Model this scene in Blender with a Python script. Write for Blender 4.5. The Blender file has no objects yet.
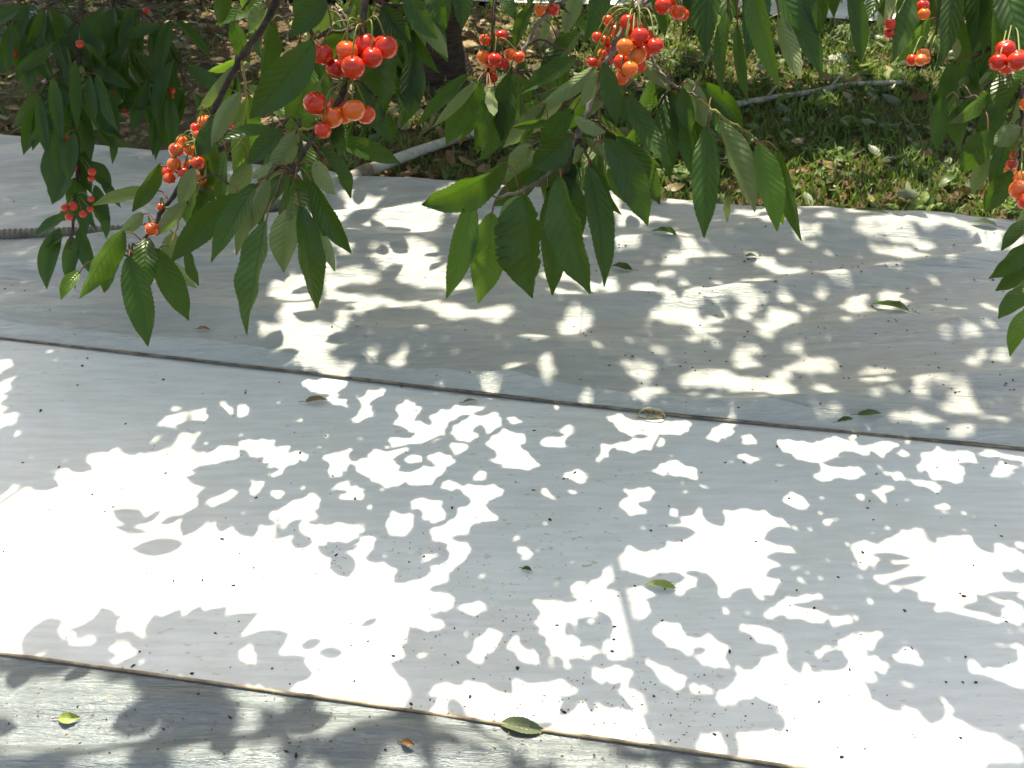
import bpy, math, random
import numpy as np
from mathutils import Vector, Matrix, noise as mnoise

R = math.radians
rng = random.Random(11)
SC = bpy.context.scene
COL = SC.collection

# ------------------------------------------------------------------ camera frame used to survey the place
F, W, H = 1005.0, 1024, 768
PITCH = R(36.0)
CAM = Vector((0, 0, 1.65))
RT = Vector((1, 0, 0))
FW = Vector((0, math.cos(PITCH), -math.sin(PITCH)))
UP = Vector((0, math.sin(PITCH), math.cos(PITCH)))

def at(px, py, d):
    return CAM + (FW + RT * ((px - 512) / F) - UP * ((py - 384) / F)) * d

def gp(px, py, z=0.0):
    r = FW + RT * ((px - 512) / F) - UP * ((py - 384) / F)
    return CAM + r * ((z - CAM.z) / r.z)

def proj(p):
    v = p - CAM
    d = v.dot(FW)
    return 512 + F * v.dot(RT) / d, 384 - F * v.dot(UP) / d, d

AZ, EL = R(-8), R(62)
SUN = Vector((math.cos(EL) * math.sin(AZ), math.cos(EL) * math.cos(AZ), math.sin(EL)))

# ------------------------------------------------------------------ helpers
class MB:
    def __init__(s):
        s.v, s.f, s.uv, s.mi = [], [], [], []
    def add(s, verts, faces, uvs=None, mi=0):
        o = len(s.v)
        s.v += [tuple(p) for p in verts]
        s.uv += (uvs if uvs else [(0, 0)] * len(verts))
        s.f += [tuple(i + o for i in f) for f in faces]
        s.mi += [mi] * len(faces)
    def tube(s, pts, rad, n=6, mi=0, cap=True):
        pts = [Vector(p) for p in pts]
        if not hasattr(rad, '__len__'):
            rad = [rad] * len(pts)
        t0 = (pts[1] - pts[0]).normalized()
        a = t0.orthogonal().normalized()
        vs, uvs, fs = [], [], []
        acc = 0
        for i, p in enumerate(pts):
            if i == 0: t = pts[1] - pts[0]
            elif i == len(pts) - 1: t = pts[-1] - pts[-2]
            else: t = pts[i + 1] - pts[i - 1]
            t = t.normalized() if t.length > 1e-9 else t0
            a = a - t * a.dot(t)
            a = a.normalized() if a.length > 1e-6 else t.orthogonal().normalized()
            b = t.cross(a)
            if i: acc += (p - pts[i - 1]).length
            for k in range(n):
                q = 2 * math.pi * k / n
                vs.append(p + (a * math.cos(q) + b * math.sin(q)) * rad[i])
                uvs.append((k / n, acc))
        for i in range(len(pts) - 1):
            for k in range(n):
                k2 = (k + 1) % n
                fs.append((i * n + k, i * n + k2, (i + 1) * n + k2, (i + 1) * n + k))
        if cap:
            fs.append(tuple(range(n - 1, -1, -1)))
            fs.append(tuple((len(pts) - 1) * n + k for k in range(n)))
        s.add(vs, fs, uvs, mi)
    def build(s, name, mats, parent=None, smooth=True, origin=None):
        me = bpy.data.meshes.new(name)
        o0 = Vector(origin) if origin is not None else Vector((0, 0, 0))
        vs = [(x - o0.x, y - o0.y, z - o0.z) for x, y, z in s.v] if origin is not None else s.v
        me.from_pydata(vs, [], s.f)
        for m in (mats if isinstance(mats, (list, tuple)) else [mats]):
            me.materials.append(m)
        me.polygons.foreach_set('material_index', s.mi)
        me.polygons.foreach_set('use_smooth', [smooth] * len(s.f))
        ul = me.uv_layers.new(name='UVMap')
        li = np.zeros(len(me.loops), dtype=np.int32)
        me.loops.foreach_get('vertex_index', li)
        ul.data.foreach_set('uv', np.array(s.uv, dtype=np.float32)[li].ravel())
        me.update()
        o = bpy.data.objects.new(name, me)
        COL.objects.link(o)
        if origin is not None:
            o.location = o0
        if parent is not None:
            o.parent = parent
            o.matrix_parent_inverse = Matrix.Translation(-parent.location)
        return o

def tag(o, label=None, cat=None, group=None, kind=None):
    if label: o['label'] = label
    if cat: o['category'] = cat
    if group: o['group'] = group
    if kind: o['kind'] = kind
    return o

def empty(name, loc):
    o = bpy.data.objects.new(name, None)
    o.empty_display_size = 0.05
    COL.objects.link(o)
    o.location = loc
    return o

def spline(pts, n=8):
    """Catmull-Rom through pts"""
    P = [Vector(p) for p in pts]
    if len(P) == 2:
        return [P[0].lerp(P[1], i / n) for i in range(n + 1)]
    P = [P[0] * 2 - P[1]] + P + [P[-1] * 2 - P[-2]]
    out = []
    for i in range(1, len(P) - 2):
        for k in range(n):
            t = k / n
            a, b, c, d = P[i - 1], P[i], P[i + 1], P[i + 2]
            out.append(0.5 * ((2 * b) + (c - a) * t + (2 * a - 5 * b + 4 * c - d) * t * t + (3 * b - a - 3 * c + d) * t ** 3))
    out.append(P[-2])
    return out

# ------------------------------------------------------------------ materials
class NT:
    def __init__(s, name):
        s.m = bpy.data.materials.new(name)
        s.m.use_nodes = True
        s.t = s.m.node_tree
        s.t.nodes.clear()
        s.out = s.n('ShaderNodeOutputMaterial')
    def n(s, typ, **kw):
        nd = s.t.nodes.new(typ)
        for k, v in kw.items():
            if k.startswith('i_'):
                nd.inputs[k[2:].replace('_', ' ')].default_value = v
            else:
                setattr(nd, k, v)
        return nd
    def l(s, a, b):
        s.t.links.new(a, b)
    def math(s, op, a, b=None, clamp=False):
        nd = s.n('ShaderNodeMath', operation=op, use_clamp=clamp)
        for i, x in enumerate((a, b)):
            if x is None: continue
            if isinstance(x, (int, float)): nd.inputs[i].default_value = x
            else: s.l(x, nd.inputs[i])
        return nd.outputs[0]
    def mix(s, fac, a, b, blend='MIX'):
        nd = s.n('ShaderNodeMix', data_type='RGBA', blend_type=blend)
        for sock, x in ((nd.inputs[0], fac), (nd.inputs[6], a), (nd.inputs[7], b)):
            if isinstance(x, (int, float)): sock.default_value = x
            elif isinstance(x, (tuple, list)): sock.default_value = (*x, 1) if len(x) == 3 else x
            else: s.l(x, sock)
        return nd.outputs[2]
    def ramp(s, fac, stops):
        nd = s.n('ShaderNodeValToRGB')
        e = nd.color_ramp.elements
        while len(e) < len(stops): e.new(0.5)
        for el, (p, c) in zip(e, stops):
            el.position = p
            el.color = (*c, 1) if isinstance(c, (tuple, list)) else (c, c, c, 1)
        s.l(fac, nd.inputs[0])
        return nd.outputs[0]
    def noise(s, scale, detail=3, vec=None, rough=0.5, dist=0.0):
        nd = s.n('ShaderNodeTexNoise')
        nd.inputs['Scale'].default_value = scale
        nd.inputs['Detail'].default_value = detail
        nd.inputs['Roughness'].default_value = rough
        nd.inputs['Distortion'].default_value = dist
        if vec is not None: s.l(vec, nd.inputs['Vector'])
        return nd.outputs['Fac']
    def coord(s, out='Object', scale=None, rot=None):
        c = s.n('ShaderNodeTexCoord').outputs[out]
        if scale is None and rot is None: return c
        mp = s.n('ShaderNodeMapping')
        if scale: mp.inputs['Scale'].default_value = scale
        if rot: mp.inputs['Rotation'].default_value = rot
        s.l(c, mp.inputs['Vector'])
        return mp.outputs[0]
    def bump(s, h, strength=0.3, dist=0.002):
        nd = s.n('ShaderNodeBump')
        nd.inputs['Strength'].default_value = strength
        nd.inputs['Distance'].default_value = dist
        s.l(h, nd.inputs['Height'])
        return nd.outputs[0]
    def pbsdf(s, col, rough=0.6, normal=None, **kw):
        b = s.n('ShaderNodeBsdfPrincipled')
        if isinstance(col, (tuple, list)): b.inputs['Base Color'].default_value = (*col, 1)
        else: s.l(col, b.inputs['Base Color'])
        if isinstance(rough, (int, float)): b.inputs['Roughness'].default_value = rough
        else: s.l(rough, b.inputs['Roughness'])
        if normal is not None: s.l(normal, b.inputs['Normal'])
        for k, v in kw.items(): b.inputs[k].default_value = v
        return b
    def done(s, b):
        s.l(b.outputs[0] if hasattr(b, 'outputs') else b, s.out.inputs['Surface'])
        return s.m

def leaf_material(name, top, under, trans, tfac=0.3):
    t = NT(name)
    uv = t.n('ShaderNodeUVMap').outputs[0]
    sep = t.n('ShaderNodeSeparateXYZ')
    t.l(uv, sep.inputs[0])
    u, v = sep.outputs[0], sep.outputs[1]
    au = t.math('ABSOLUTE', u)
    ph = t.math('SUBTRACT', t.math('MULTIPLY', v, 11.0), t.math('MULTIPLY', au, 2.3))
    fr = t.math('ABSOLUTE', t.math('SUBTRACT', t.math('FRACT', ph), 0.5))
    side = t.math('SUBTRACT', 1.0, t.math('MULTIPLY', fr, 7.0), clamp=True)
    mid = t.math('SUBTRACT', 1.0, t.math('MULTIPLY', au, 16.0), clamp=True)
    vein = t.math('MAXIMUM', t.math('MULTIPLY', side, 0.55), mid)
    rnd = t.n('ShaderNodeObjectInfo').outputs['Random']
    geo = t.n('ShaderNodeNewGeometry')
    ns = t.noise(38, 3, t.coord('Object'))
    var = t.math('ADD', t.math('MULTIPLY', rnd, 0.6), t.math('MULTIPLY', ns, 0.7))
    topc = t.mix(t.math('MULTIPLY', var, 0.8, clamp=True), tuple(c * 0.72 for c in top), tuple(min(1, c * 1.3) for c in top))
    topc = t.mix(t.math('MULTIPLY', vein, 0.22), topc, tuple(min(1, c * 1.9 + 0.02) for c in top))
    spots = t.ramp(t.noise(120, 2, t.coord('Object')), [(0.70, 0), (0.76, 1)])
    topc = t.mix(t.math('MULTIPLY', spots, 0.35), topc, (0.09, 0.06, 0.02))
    edge = t.ramp(t.math('ADD', au, t.math('MULTIPLY', t.noise(60, 2, t.coord('Object')), 0.35)), [(1.13, 0), (1.22, 1)])
    topc = t.mix(t.math('MULTIPLY', edge, 0.5), topc, (0.12, 0.07, 0.025))
    undc = t.mix(t.math('MULTIPLY', vein, 0.5), under, tuple(min(1, c * 1.45 + 0.02) for c in under))
    col = t.mix(geo.outputs['Backfacing'], topc, undc)
    quilt = t.math('SUBTRACT', t.math('MULTIPLY', fr, 1.6), t.math('MULTIPLY', mid, 1.2))
    nrm = t.bump(t.math('ADD', quilt, t.math('MULTIPLY', ns, 0.4)), 0.42, 0.0012)
    rough = t.math('ADD', t.math('MULTIPLY', geo.outputs['Backfacing'], 0.3), 0.36)
    b = t.pbsdf(col, rough, nrm)
    b.inputs['Specular IOR Level'].default_value = 0.38
    tr = t.n('ShaderNodeBsdfTranslucent')
    tc = t.mix(t.math('MULTIPLY', vein, 0.45), trans, tuple(c * 0.45 for c in trans))
    t.l(tc, tr.inputs['Color'])
    mx = t.n('ShaderNodeMixShader')
    mx.inputs[0].default_value = tfac
    t.l(b.outputs[0], mx.inputs[1]); t.l(tr.outputs[0], mx.inputs[2])
    return t.done(mx)

M = {}
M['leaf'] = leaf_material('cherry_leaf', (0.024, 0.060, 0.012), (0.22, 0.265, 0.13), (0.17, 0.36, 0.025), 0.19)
M['leaf_sunlit'] = leaf_material('cherry_leaf_sunlit', (0.036, 0.092, 0.014), (0.23, 0.29, 0.12), (0.24, 0.44, 0.04), 0.30)  # copy for sunlit leaves: sun glow painted in, along with a paler leaf colour
M['leaf_fall'] = leaf_material('fallen_leaf', (0.07, 0.115, 0.035), (0.22, 0.25, 0.13), (0.2, 0.28, 0.05), 0.12)
M['leaf_dry'] = leaf_material('dry_leaf', (0.27, 0.20, 0.10), (0.33, 0.27, 0.16), (0.3, 0.22, 0.08), 0.12)
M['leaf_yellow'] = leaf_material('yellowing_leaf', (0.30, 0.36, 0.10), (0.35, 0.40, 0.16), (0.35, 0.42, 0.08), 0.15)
M['leaf_dull'] = leaf_material('dull_leaf', (0.15, 0.18, 0.10), (0.24, 0.27, 0.17), (0.2, 0.26, 0.08), 0.1)
M['leaf_brown'] = leaf_material('brown_leaf', (0.20, 0.10, 0.045), (0.26, 0.16, 0.08), (0.2, 0.1, 0.03), 0.1)
M['leaf_grey'] = leaf_material('withered_leaf', (0.06, 0.085, 0.045), (0.17, 0.20, 0.13), (0.12, 0.16, 0.06), 0.1)

def simple(name, c1, c2, scale, rough=0.7, bump=0.3, bd=0.002, stretch=None, **kw):
    t = NT(name)
    co = t.coord('Object', stretch) if stretch else t.coord('Object')
    n = t.noise(scale, 5, co, 0.6)
    return t.done(t.pbsdf(t.mix(t.ramp(n, [(0.35, 0), (0.65, 1)]), c1, c2), rough, t.bump(n, bump, bd), **kw))

M['petiole'] = simple('petiole', (0.14, 0.035, 0.025), (0.17, 0.11, 0.03), 40, 0.5)
M['stalk'] = simple('cherry_stalk', (0.12, 0.19, 0.03), (0.19, 0.19, 0.05), 30, 0.5)
M['bark'] = simple('cherry_bark', (0.028, 0.017, 0.013), (0.09, 0.062, 0.048), 90, 0.75, 0.6, 0.003)
M['bark_grey'] = simple('grey_bark', (0.10, 0.08, 0.065), (0.30, 0.27, 0.24), 60, 0.8, 0.5, 0.002)
M['shoot'] = simple('young_shoot', (0.36, 0.36, 0.07), (0.28, 0.20, 0.06), 14, 0.5)
M['trunk'] = simple('trunk_bark', (0.030, 0.017, 0.012), (0.085, 0.05, 0.036), 25, 0.85, 0.9, 0.012, (1, 1, 3))
M['pole'] = simple('weathered_pole', (0.30, 0.28, 0.24), (0.52, 0.49, 0.43), 18, 0.75, 0.4, 0.003, (1, 1, 1))
M['stick'] = simple('dead_stick', (0.25, 0.22, 0.17), (0.50, 0.46, 0.38), 22, 0.8, 0.5, 0.003)
M['hose'] = simple('hose_plastic', (0.12, 0.11, 0.085), (0.21, 0.19, 0.15), 20, 0.55, 0.2, 0.001)
M['clod'] = simple('dry_clod', (0.26, 0.18, 0.10), (0.46, 0.36, 0.22), 30, 0.95, 1.0, 0.01)
M['stone'] = simple('grey_stone', (0.30, 0.29, 0.27), (0.55, 0.53, 0.50), 20, 0.9, 0.7, 0.006)
M['net'] = simple('teal_net', (0.02, 0.22, 0.20), (0.05, 0.38, 0.34), 20, 0.5, 0.1)
M['hem'] = simple('sheet_hem', (0.20, 0.13, 0.075), (0.46, 0.38, 0.27), 24, 0.75, 0.6, 0.003)
M['hem_dark'] = simple('sheet_hem_dark', (0.10, 0.07, 0.048), (0.34, 0.26, 0.18), 24, 0.75, 0.6, 0.003)
M['speck'] = simple('dark_crumb', (0.010, 0.009, 0.008), (0.035, 0.022, 0.016), 300, 0.8)
M['speck_brown'] = simple('brown_crumb', (0.10, 0.055, 0.03), (0.24, 0.15, 0.08), 300, 0.85)
M['grass'] = None
t = NT('grass_blade')
rn = t.noise(2.2, 3, t.coord('Object')); rn2 = t.noise(60, 1, t.coord('Object'))
c = t.mix(t.ramp(rn, [(0.35, 0), (0.65, 1)]), (0.045, 0.11, 0.016), (0.15, 0.25, 0.035))
c = t.mix(t.ramp(rn2, [(0.45, 0), (0.65, 0.6)]), c, (0.24, 0.25, 0.08))
b = t.pbsdf(c, 0.55); tr = t.n('ShaderNodeBsdfTranslucent'); t.l(t.mix(0.4, c, (0.32, 0.5, 0.05)), tr.inputs[0])
mx = t.n('ShaderNodeMixShader'); mx.inputs[0].default_value = 0.3
t.l(b.outputs[0], mx.inputs[1]); t.l(tr.outputs[0], mx.inputs[2]); M['grass'] = t.done(mx)

t = NT('cherry_skin')
oi = t.n('ShaderNodeObjectInfo').outputs['Random']
n = t.noise(55, 3, t.coord('Object'))
n2 = t.noise(500, 2, t.coord('Object'))
fac = t.math('ADD', t.math('MULTIPLY', n, 0.9), t.math('MULTIPLY', oi, 0.75))
c = t.ramp(fac, [(0.50, (0.62, 0.020, 0.012)), (0.82, (0.76, 0.065, 0.018)), (1.10, (0.86, 0.22, 0.035))])
c = t.mix(t.math('MULTIPLY', t.ramp(n2, [(0.62, 0), (0.7, 1)]), 0.18), c, (0.85, 0.4, 0.12))
b = t.pbsdf(c, 0.22, None)
b.inputs['Subsurface Weight'].default_value = 0.6
b.inputs['Subsurface Radius'].default_value = (0.010, 0.003, 0.0015)
b.inputs['Subsurface Scale'].default_value = 0.6
b.inputs['Coat Weight'].default_value = 0.4
b.inputs['Coat Roughness'].default_value = 0.04
M['cherry'] = t.done(b)
M['cherry_shaded'] = simple('shaded_cherry_skin', (0.42, 0.016, 0.012), (0.56, 0.055, 0.022), 60, 0.3, 0.02, 0.0002)  # darker cherry copy, the shade on the dim branches put into its colour

def sheet_material(name, base, warm, metallic, rough, crinkle, dirt_amt, fleck_amt):
    t = NT(name)
    co = t.coord('Object')
    long_ = t.coord('Object', (0.8, 6, 1), (0, 0, R(7)))
    big = t.noise(1.6, 4, long_)
    fine = t.noise(9, 6, long_, 0.62)
    cr = t.noise(70, 4, t.coord('Object', (0.35, 1.3, 1), (0, 0, R(7))), 0.65, 1.5)
    dirt = t.ramp(t.math('ADD', t.math('MULTIPLY', t.noise(1.4, 5, co, 0.6), 0.7), t.math('MULTIPLY', fine, 0.3)), [(0.46, 0), (0.62, 1)])
    c = t.mix(t.math('MULTIPLY', dirt, dirt_amt), base, warm)
    c = t.mix(t.math('MULTIPLY', t.ramp(fine, [(0.4, 0), (0.7, 1)]), 0.40 * dirt_amt * 2), c, tuple(x * 0.7 for x in base))
    zone = t.ramp(t.noise(0.9, 2, co), [(0.45, 0.1), (0.65, 1)])
    fl = t.math('MULTIPLY', t.ramp(t.noise(95, 2, t.coord('Object', (0.45, 1, 1))), [(0.66, 0), (0.70, 1)]), zone)
    c = t.mix(t.math('MULTIPLY', fl, fleck_amt), c, (0.42, 0.33, 0.22))
    wr = t.noise(26, 5, t.coord('Object', (0.16, 1.5, 1), (0, 0, R(7))), 0.7, 0.8)
    h = t.math('ADD', t.math('ADD', t.math('MULTIPLY', big, 0.6), t.math('MULTIPLY', wr, 0.45 * crinkle)), t.math('ADD', t.math('MULTIPLY', fine, 0.5 * crinkle), t.math('MULTIPLY', cr, 0.16 * crinkle)))
    nrm = t.bump(h, 0.8, 0.016)
    b = t.pbsdf(c, t.math('ADD', t.math('MULTIPLY', fine, 0.25), rough - 0.12), nrm, Metallic=metallic)
    return t.done(b)

M['white'] = sheet_material('white_sheet', (0.79, 0.80, 0.80), (0.72, 0.69, 0.62), 0.0, 0.50, 0.35, 0.5, 0.7)
M['silver'] = sheet_material('silver_sheet', (0.50, 0.515, 0.515), (0.45, 0.44, 0.41), 0.24, 0.42, 1.5, 0.6, 0.12)
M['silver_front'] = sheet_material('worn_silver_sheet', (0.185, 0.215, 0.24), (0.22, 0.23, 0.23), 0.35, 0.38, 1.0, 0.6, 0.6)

t = NT('soil')
co = t.coord('Object')
n1 = t.noise(5, 6, co, 0.65); n2 = t.noise(45, 5, co, 0.7); n3 = t.noise(0.8, 3, co)
c = t.mix(t.ramp(n1, [(0.35, 0), (0.65, 1)]), (0.065, 0.038, 0.020), (0.19, 0.115, 0.055))
c = t.mix(t.ramp(n2, [(0.5, 0), (0.72, 1)]), c, (0.36, 0.25, 0.125))
c = t.mix(t.ramp(n3, [(0.45, 0), (0.6, 0.5)]), c, (0.06, 0.075, 0.025))
M['soil'] = t.done(t.pbsdf(c, 0.95, t.bump(t.math('ADD', n1, n2), 0.9, 0.03)))

# ------------------------------------------------------------------ a leaf
def wid(t):
    w = max(0.0, math.sin(math.pi * min(1, t ** 0.88))) ** 0.78
    if t > 0.78:
        k = (t - 0.78) / 0.22
        w *= 1 - 0.42 * k * k * (3 - 2 * k) * (1 if t < 1 else 0)
    return w

def leaf(mb, base, tip, nrm, width, fold=0.3, bow=0.05, ns=22, cols=2, teeth=0.07, r=rng, twist=0.0, mi=0, jag=0.0, side=0.0):
    a = tip - base
    L = a.length
    a = a / L
    n = (nrm - a * nrm.dot(a))
    n = n.normalized() if n.length > 1e-5 else a.orthogonal().normalized()
    s = a.cross(n)
    hw = width / 2
    vs, uvs, fs = [], [], []
    ph = r.uniform(0, 6)
    ws = r.uniform(0.02, 0.06)
    nc = 2 * cols + 1
    for i in range(ns + 1):
        t = i / ns
        q = twist * (t - 0.3)
        n2 = n * math.cos(q) + s * math.sin(q)
        s2 = s * math.cos(q) - n * math.sin(q)
        c = base + a * (L * t) + n * (bow * L * 4 * t * (1 - t)) + s * (side * L * 4 * t * (1 - t))
        w = hw * wid(t) + (0.0004 if 0 < i < ns else 0)
        for k in range(-cols, cols + 1):
            u = k / cols
            ww = w
            if abs(k) == cols and teeth and i % 2: ww *= 1 - teeth
            if jag and abs(k) == cols and r.random() < 0.12: ww *= 1 - jag * r.random()
            up_ = fold * abs(u) * w + ws * w * math.sin(t * 17 + ph + (1 if u > 0 else 3)) * abs(u) * 1.6 - 0.25 * fold * w * u * u
            vs.append(c + s2 * (u * ww) + n2 * up_ - a * (0.12 * w * abs(u) * 0))
            uvs.append((u, t))
    for i in range(ns):
        for k in range(nc - 1):
            p = i * nc + k
            fs.append((p, p + 1, p + nc + 1, p + nc))
    # winding: s x a = -(a x s)...  make the face normal agree with n
    v0, v1, v3 = (Vector(vs[fs[nc * (ns // 2)][j]]) for j in (0, 1, 3))
    if (v1 - v0).cross(v3 - v0).dot(n) < 0:
        fs = [tuple(reversed(f)) for f in fs]
    mb.add(vs, fs, uvs, mi)

# ------------------------------------------------------------------ cherry mesh variants (data shared by copies)
def cherry_data(seed, mat='cherry'):
    r = random.Random(seed)
    mb = MB()
    nu, nv = 20, 14
    vs, fs = [], []
    fx = r.uniform(0.94, 1.02); fz = r.uniform(0.94, 1.04)
    for j in range(nv + 1):
        th = math.pi * j / nv
        for i in range(nu):
            ph = 2 * math.pi * i / nu
            rr = math.sin(th) * (1 + 0.035 * math.cos(ph) * math.cos(th))
            z = math.cos(th)
            d = math.sin(th)
            z -= 0.22 * math.exp(-(d / 0.30) ** 2) if z > 0 else 0
            z += 0.05 * math.exp(-(d / 0.2) ** 2) if z < 0 else 0
            groove = 1 - 0.03 * math.exp(-((ph - math.pi) / 0.25) ** 2) * d
            vs.append((rr * math.cos(ph) * fx * groove, rr * math.sin(ph) * groove, z * 0.94 * fz))
    for j in range(nv):
        for i in range(nu):
            i2 = (i + 1) % nu
            fs.append((j * nu + i, (j + 1) * nu + i, (j + 1) * nu + i2, j * nu + i2))
    mb.add(vs, fs)
    me = bpy.data.meshes.new('cherry')
    me.from_pydata(mb.v, [], mb.f)
    me.polygons.foreach_set('use_smooth', [True] * len(mb.f))
    me.materials.append(M[mat])
    me.update()
    return me
CHERRY = [cherry_data(i) for i in range(5)]
CHERRY_SHADED = [cherry_data(i, 'cherry_shaded') for i in range(3)]

# ------------------------------------------------------------------ the hanging branches
LIT = []      # sample points of sunlit leaves, kept clear of shade higher up
DARK = []     # points that stand in the shade of the crown
GRP = 'cherry branches hanging into view'

def nearest(p, segs):
    best, bd = None, 1e9
    for a, b in segs:
        ab = b - a
        k = max(0, min(1, (p - a).dot(ab) / max(1e-9, ab.length_squared)))
        q = a + ab * k
        d = (q - p).length
        if d < bd: best, bd = q, d
    return best, bd

def make_branch(label, depth, twigs, leaves, clusters, filler=0, seed=1, jitter=0.035, clabel=None, teeth=True, dim=False):
    r = random.Random(seed)
    root = empty('cherry_branch', at(*twigs[0][0][0][:2], depth))
    tag(root, label, 'cherry branch', GRP)
    segs = []
    tw = MB()
    for pts, r0, r1, mi in twigs:
        P = []
        for q in pts:
            P.append(at(q[0], q[1], depth + (q[2] if len(q) > 2 else 0)))
        P = spline(P, 6)
        P = [p + Vector((r.uniform(-1, 1), r.uniform(-1, 1), r.uniform(-1, 1))) * 0.0012 for p in P]
        n = len(P)
        rad = [(r0 + (r1 - r0) * i / (n - 1)) * (1 + (0.25 if i % 6 == 0 else 0)) for i in range(n)]
        tw.tube(P, rad, 7, mi)
        segs += list(zip(P[:-1], P[1:]))
    L = list(leaves)
    nlist = len(L)
    for _ in range(filler):
        a, b = segs[r.randrange(len(segs))]
        p = a.lerp(b, r.random())
        px, py, d = proj(p)
        ang = r.gauss(0, 0.6)
        ln = r.uniform(60, 100) * 0.9 / depth * 0.9
        o = r.uniform(6, 26)
        bx, by = px + math.sin(ang) * o, py + math.cos(ang) * o * 0.6
        L.append((bx, by, bx + math.sin(ang) * ln, by + math.cos(ang) * ln * r.uniform(0.7, 1), ln * r.uniform(0.20, 0.30), r.choice('DDMMP'), r.uniform(0.02, 0.09)))
    for i, lf in enumerate(L):
        bx, by, tx, ty, w, code = lf[:6]
        dd = lf[6] if len(lf) > 6 else r.uniform(-jitter, jitter)
        d0 = depth + dd
        d1 = d0 + r.uniform(-0.015, 0.03)
        B, T = at(bx, by, d0), at(tx, ty, d1)
        view = (CAM - (B + T) / 2).normalized()
        roll = r.uniform(-0.8, 0.8)
        fold = r.uniform(0.3, 0.85)
        if code == 'F': roll, fold = r.choice((-1, 1)) * r.uniform(0.35, 0.6), 0.6
        if code == 'D' and teeth and r.random() < .3: roll, fold = r.choice((-1, 1)) * r.uniform(.7, 1.1), r.uniform(.5, .9)
        if code == 'P': roll += math.pi
        if code in 'Y': roll *= 0.5
        axis = (T - B).normalized()
        nrm = Matrix.Rotation(roll, 3, axis) @ view
        width = w / F * d0 / max(0.78, abs(math.cos(roll))) * 0.92
        mat = M['leaf_sunlit'] if code in 'YL' else M['leaf']
        mb = MB()
        bow = r.uniform(-0.03, 0.10) * (1 if code != 'P' else -1)
        leaf(mb, B, T, nrm, width, fold, bow, 40 if teeth else 16, 2, 0.055 if teeth else 0.0, r, r.uniform(-0.65, 0.65), 0, 0.22 if code == 'J' else 0.03, r.uniform(-0.05, 0.05))
        q, dist = nearest(B, segs)
        if dist < 0.05:
            e = q
        else:
            e = B + (q - B).normalized() * 0.025 + Vector((0, 0, 0.006))
            midp = (e + q) / 2 + Vector((0, 0, min(0.02, dist * 0.12)))
            tw.tube(spline([q, midp, e], 4), [0.0011 + 0.0003 * (4 - k % 5) / 4 for k in range(9)], 5, 0)
        if (e - B).length > 0.002:
            mid2 = (e + B) / 2 + Vector((0, 0, 0.12 * (e - B).length))
            mb.tube(spline([e, mid2, B + axis * 0.004], 4), 0.0008, 5, 1)
        o = mb.build('leaf', [mat, M['petiole']], root)
        pts = [B.lerp(T, k) for k in (0.15, 0.4, 0.65, 0.9)]
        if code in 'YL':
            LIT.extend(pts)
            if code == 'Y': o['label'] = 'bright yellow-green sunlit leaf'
        elif code == 'P':
            o['label'] = 'leaf turned to show its pale underside'
            DARK.extend(pts)
        elif code == 'M':
            LIT.extend(pts[2:]); DARK.append(pts[0])
        else:
            DARK.extend(pts)
    tw.build('twig', [M['bark'], M['bark_grey'], M['shoot']], root)
    for ci, (nx, ny, fruits) in enumerate(clusters):
        nd = at(nx, ny, depth)
        q, dist = nearest(nd, segs)
        if dist < 0.06: nd = q
        st = MB()
        placed = []
        for fr in fruits:
            fx, fy, dia = fr[:3]
            dd = fr[3] if len(fr) > 3 else r.uniform(-0.008, 0.008)
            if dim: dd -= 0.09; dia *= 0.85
            c = at(fx, fy, depth + dd)
            rad = dia / 2 / F * (depth + dd)
            for _ in range(8):
                for pc, pr in placed:
                    v = c - pc
                    need = (rad + pr) * 0.93
                    if v.length < need:
                        c = c + FW * (need - v.length) * (1 if v.dot(FW) >= 0 else -1) * 0.8
            placed.append((c, rad))
            top = c + Vector((r.uniform(-.1, .1), r.uniform(-.1, .1), 0.72)) * rad
            mid = nd.lerp(top, 0.5) + Vector((r.uniform(-.004, .004), r.uniform(-.004, .004), 0.012))
            st.tube(spline([nd, mid, top], 5), 0.0008, 5)
        for k in range(4):
            st.tube([nd, nd + Vector((r.uniform(-.006, .006), r.uniform(-.006, .006), r.uniform(-.003, .006)))], [0.0022, 0.001], 5)
        cl = st.build('fruit_cluster', [M['stalk']], root)
        if clabel: cl['label'] = clabel
        for c, rad in placed:
            o = bpy.data.objects.new('cherry', r.choice(CHERRY_SHADED if dim else CHERRY))
            COL.objects.link(o)
            o.parent = cl
            o.location = c
            o.rotation_euler = (r.uniform(-.35, .35), r.uniform(-.35, .35), r.uniform(0, 6.3))
            o.scale = (rad, rad, rad)
            if ci % 2 == 0 and not dim: LIT.append(c)
            else: DARK.append(c)
    return root

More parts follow.
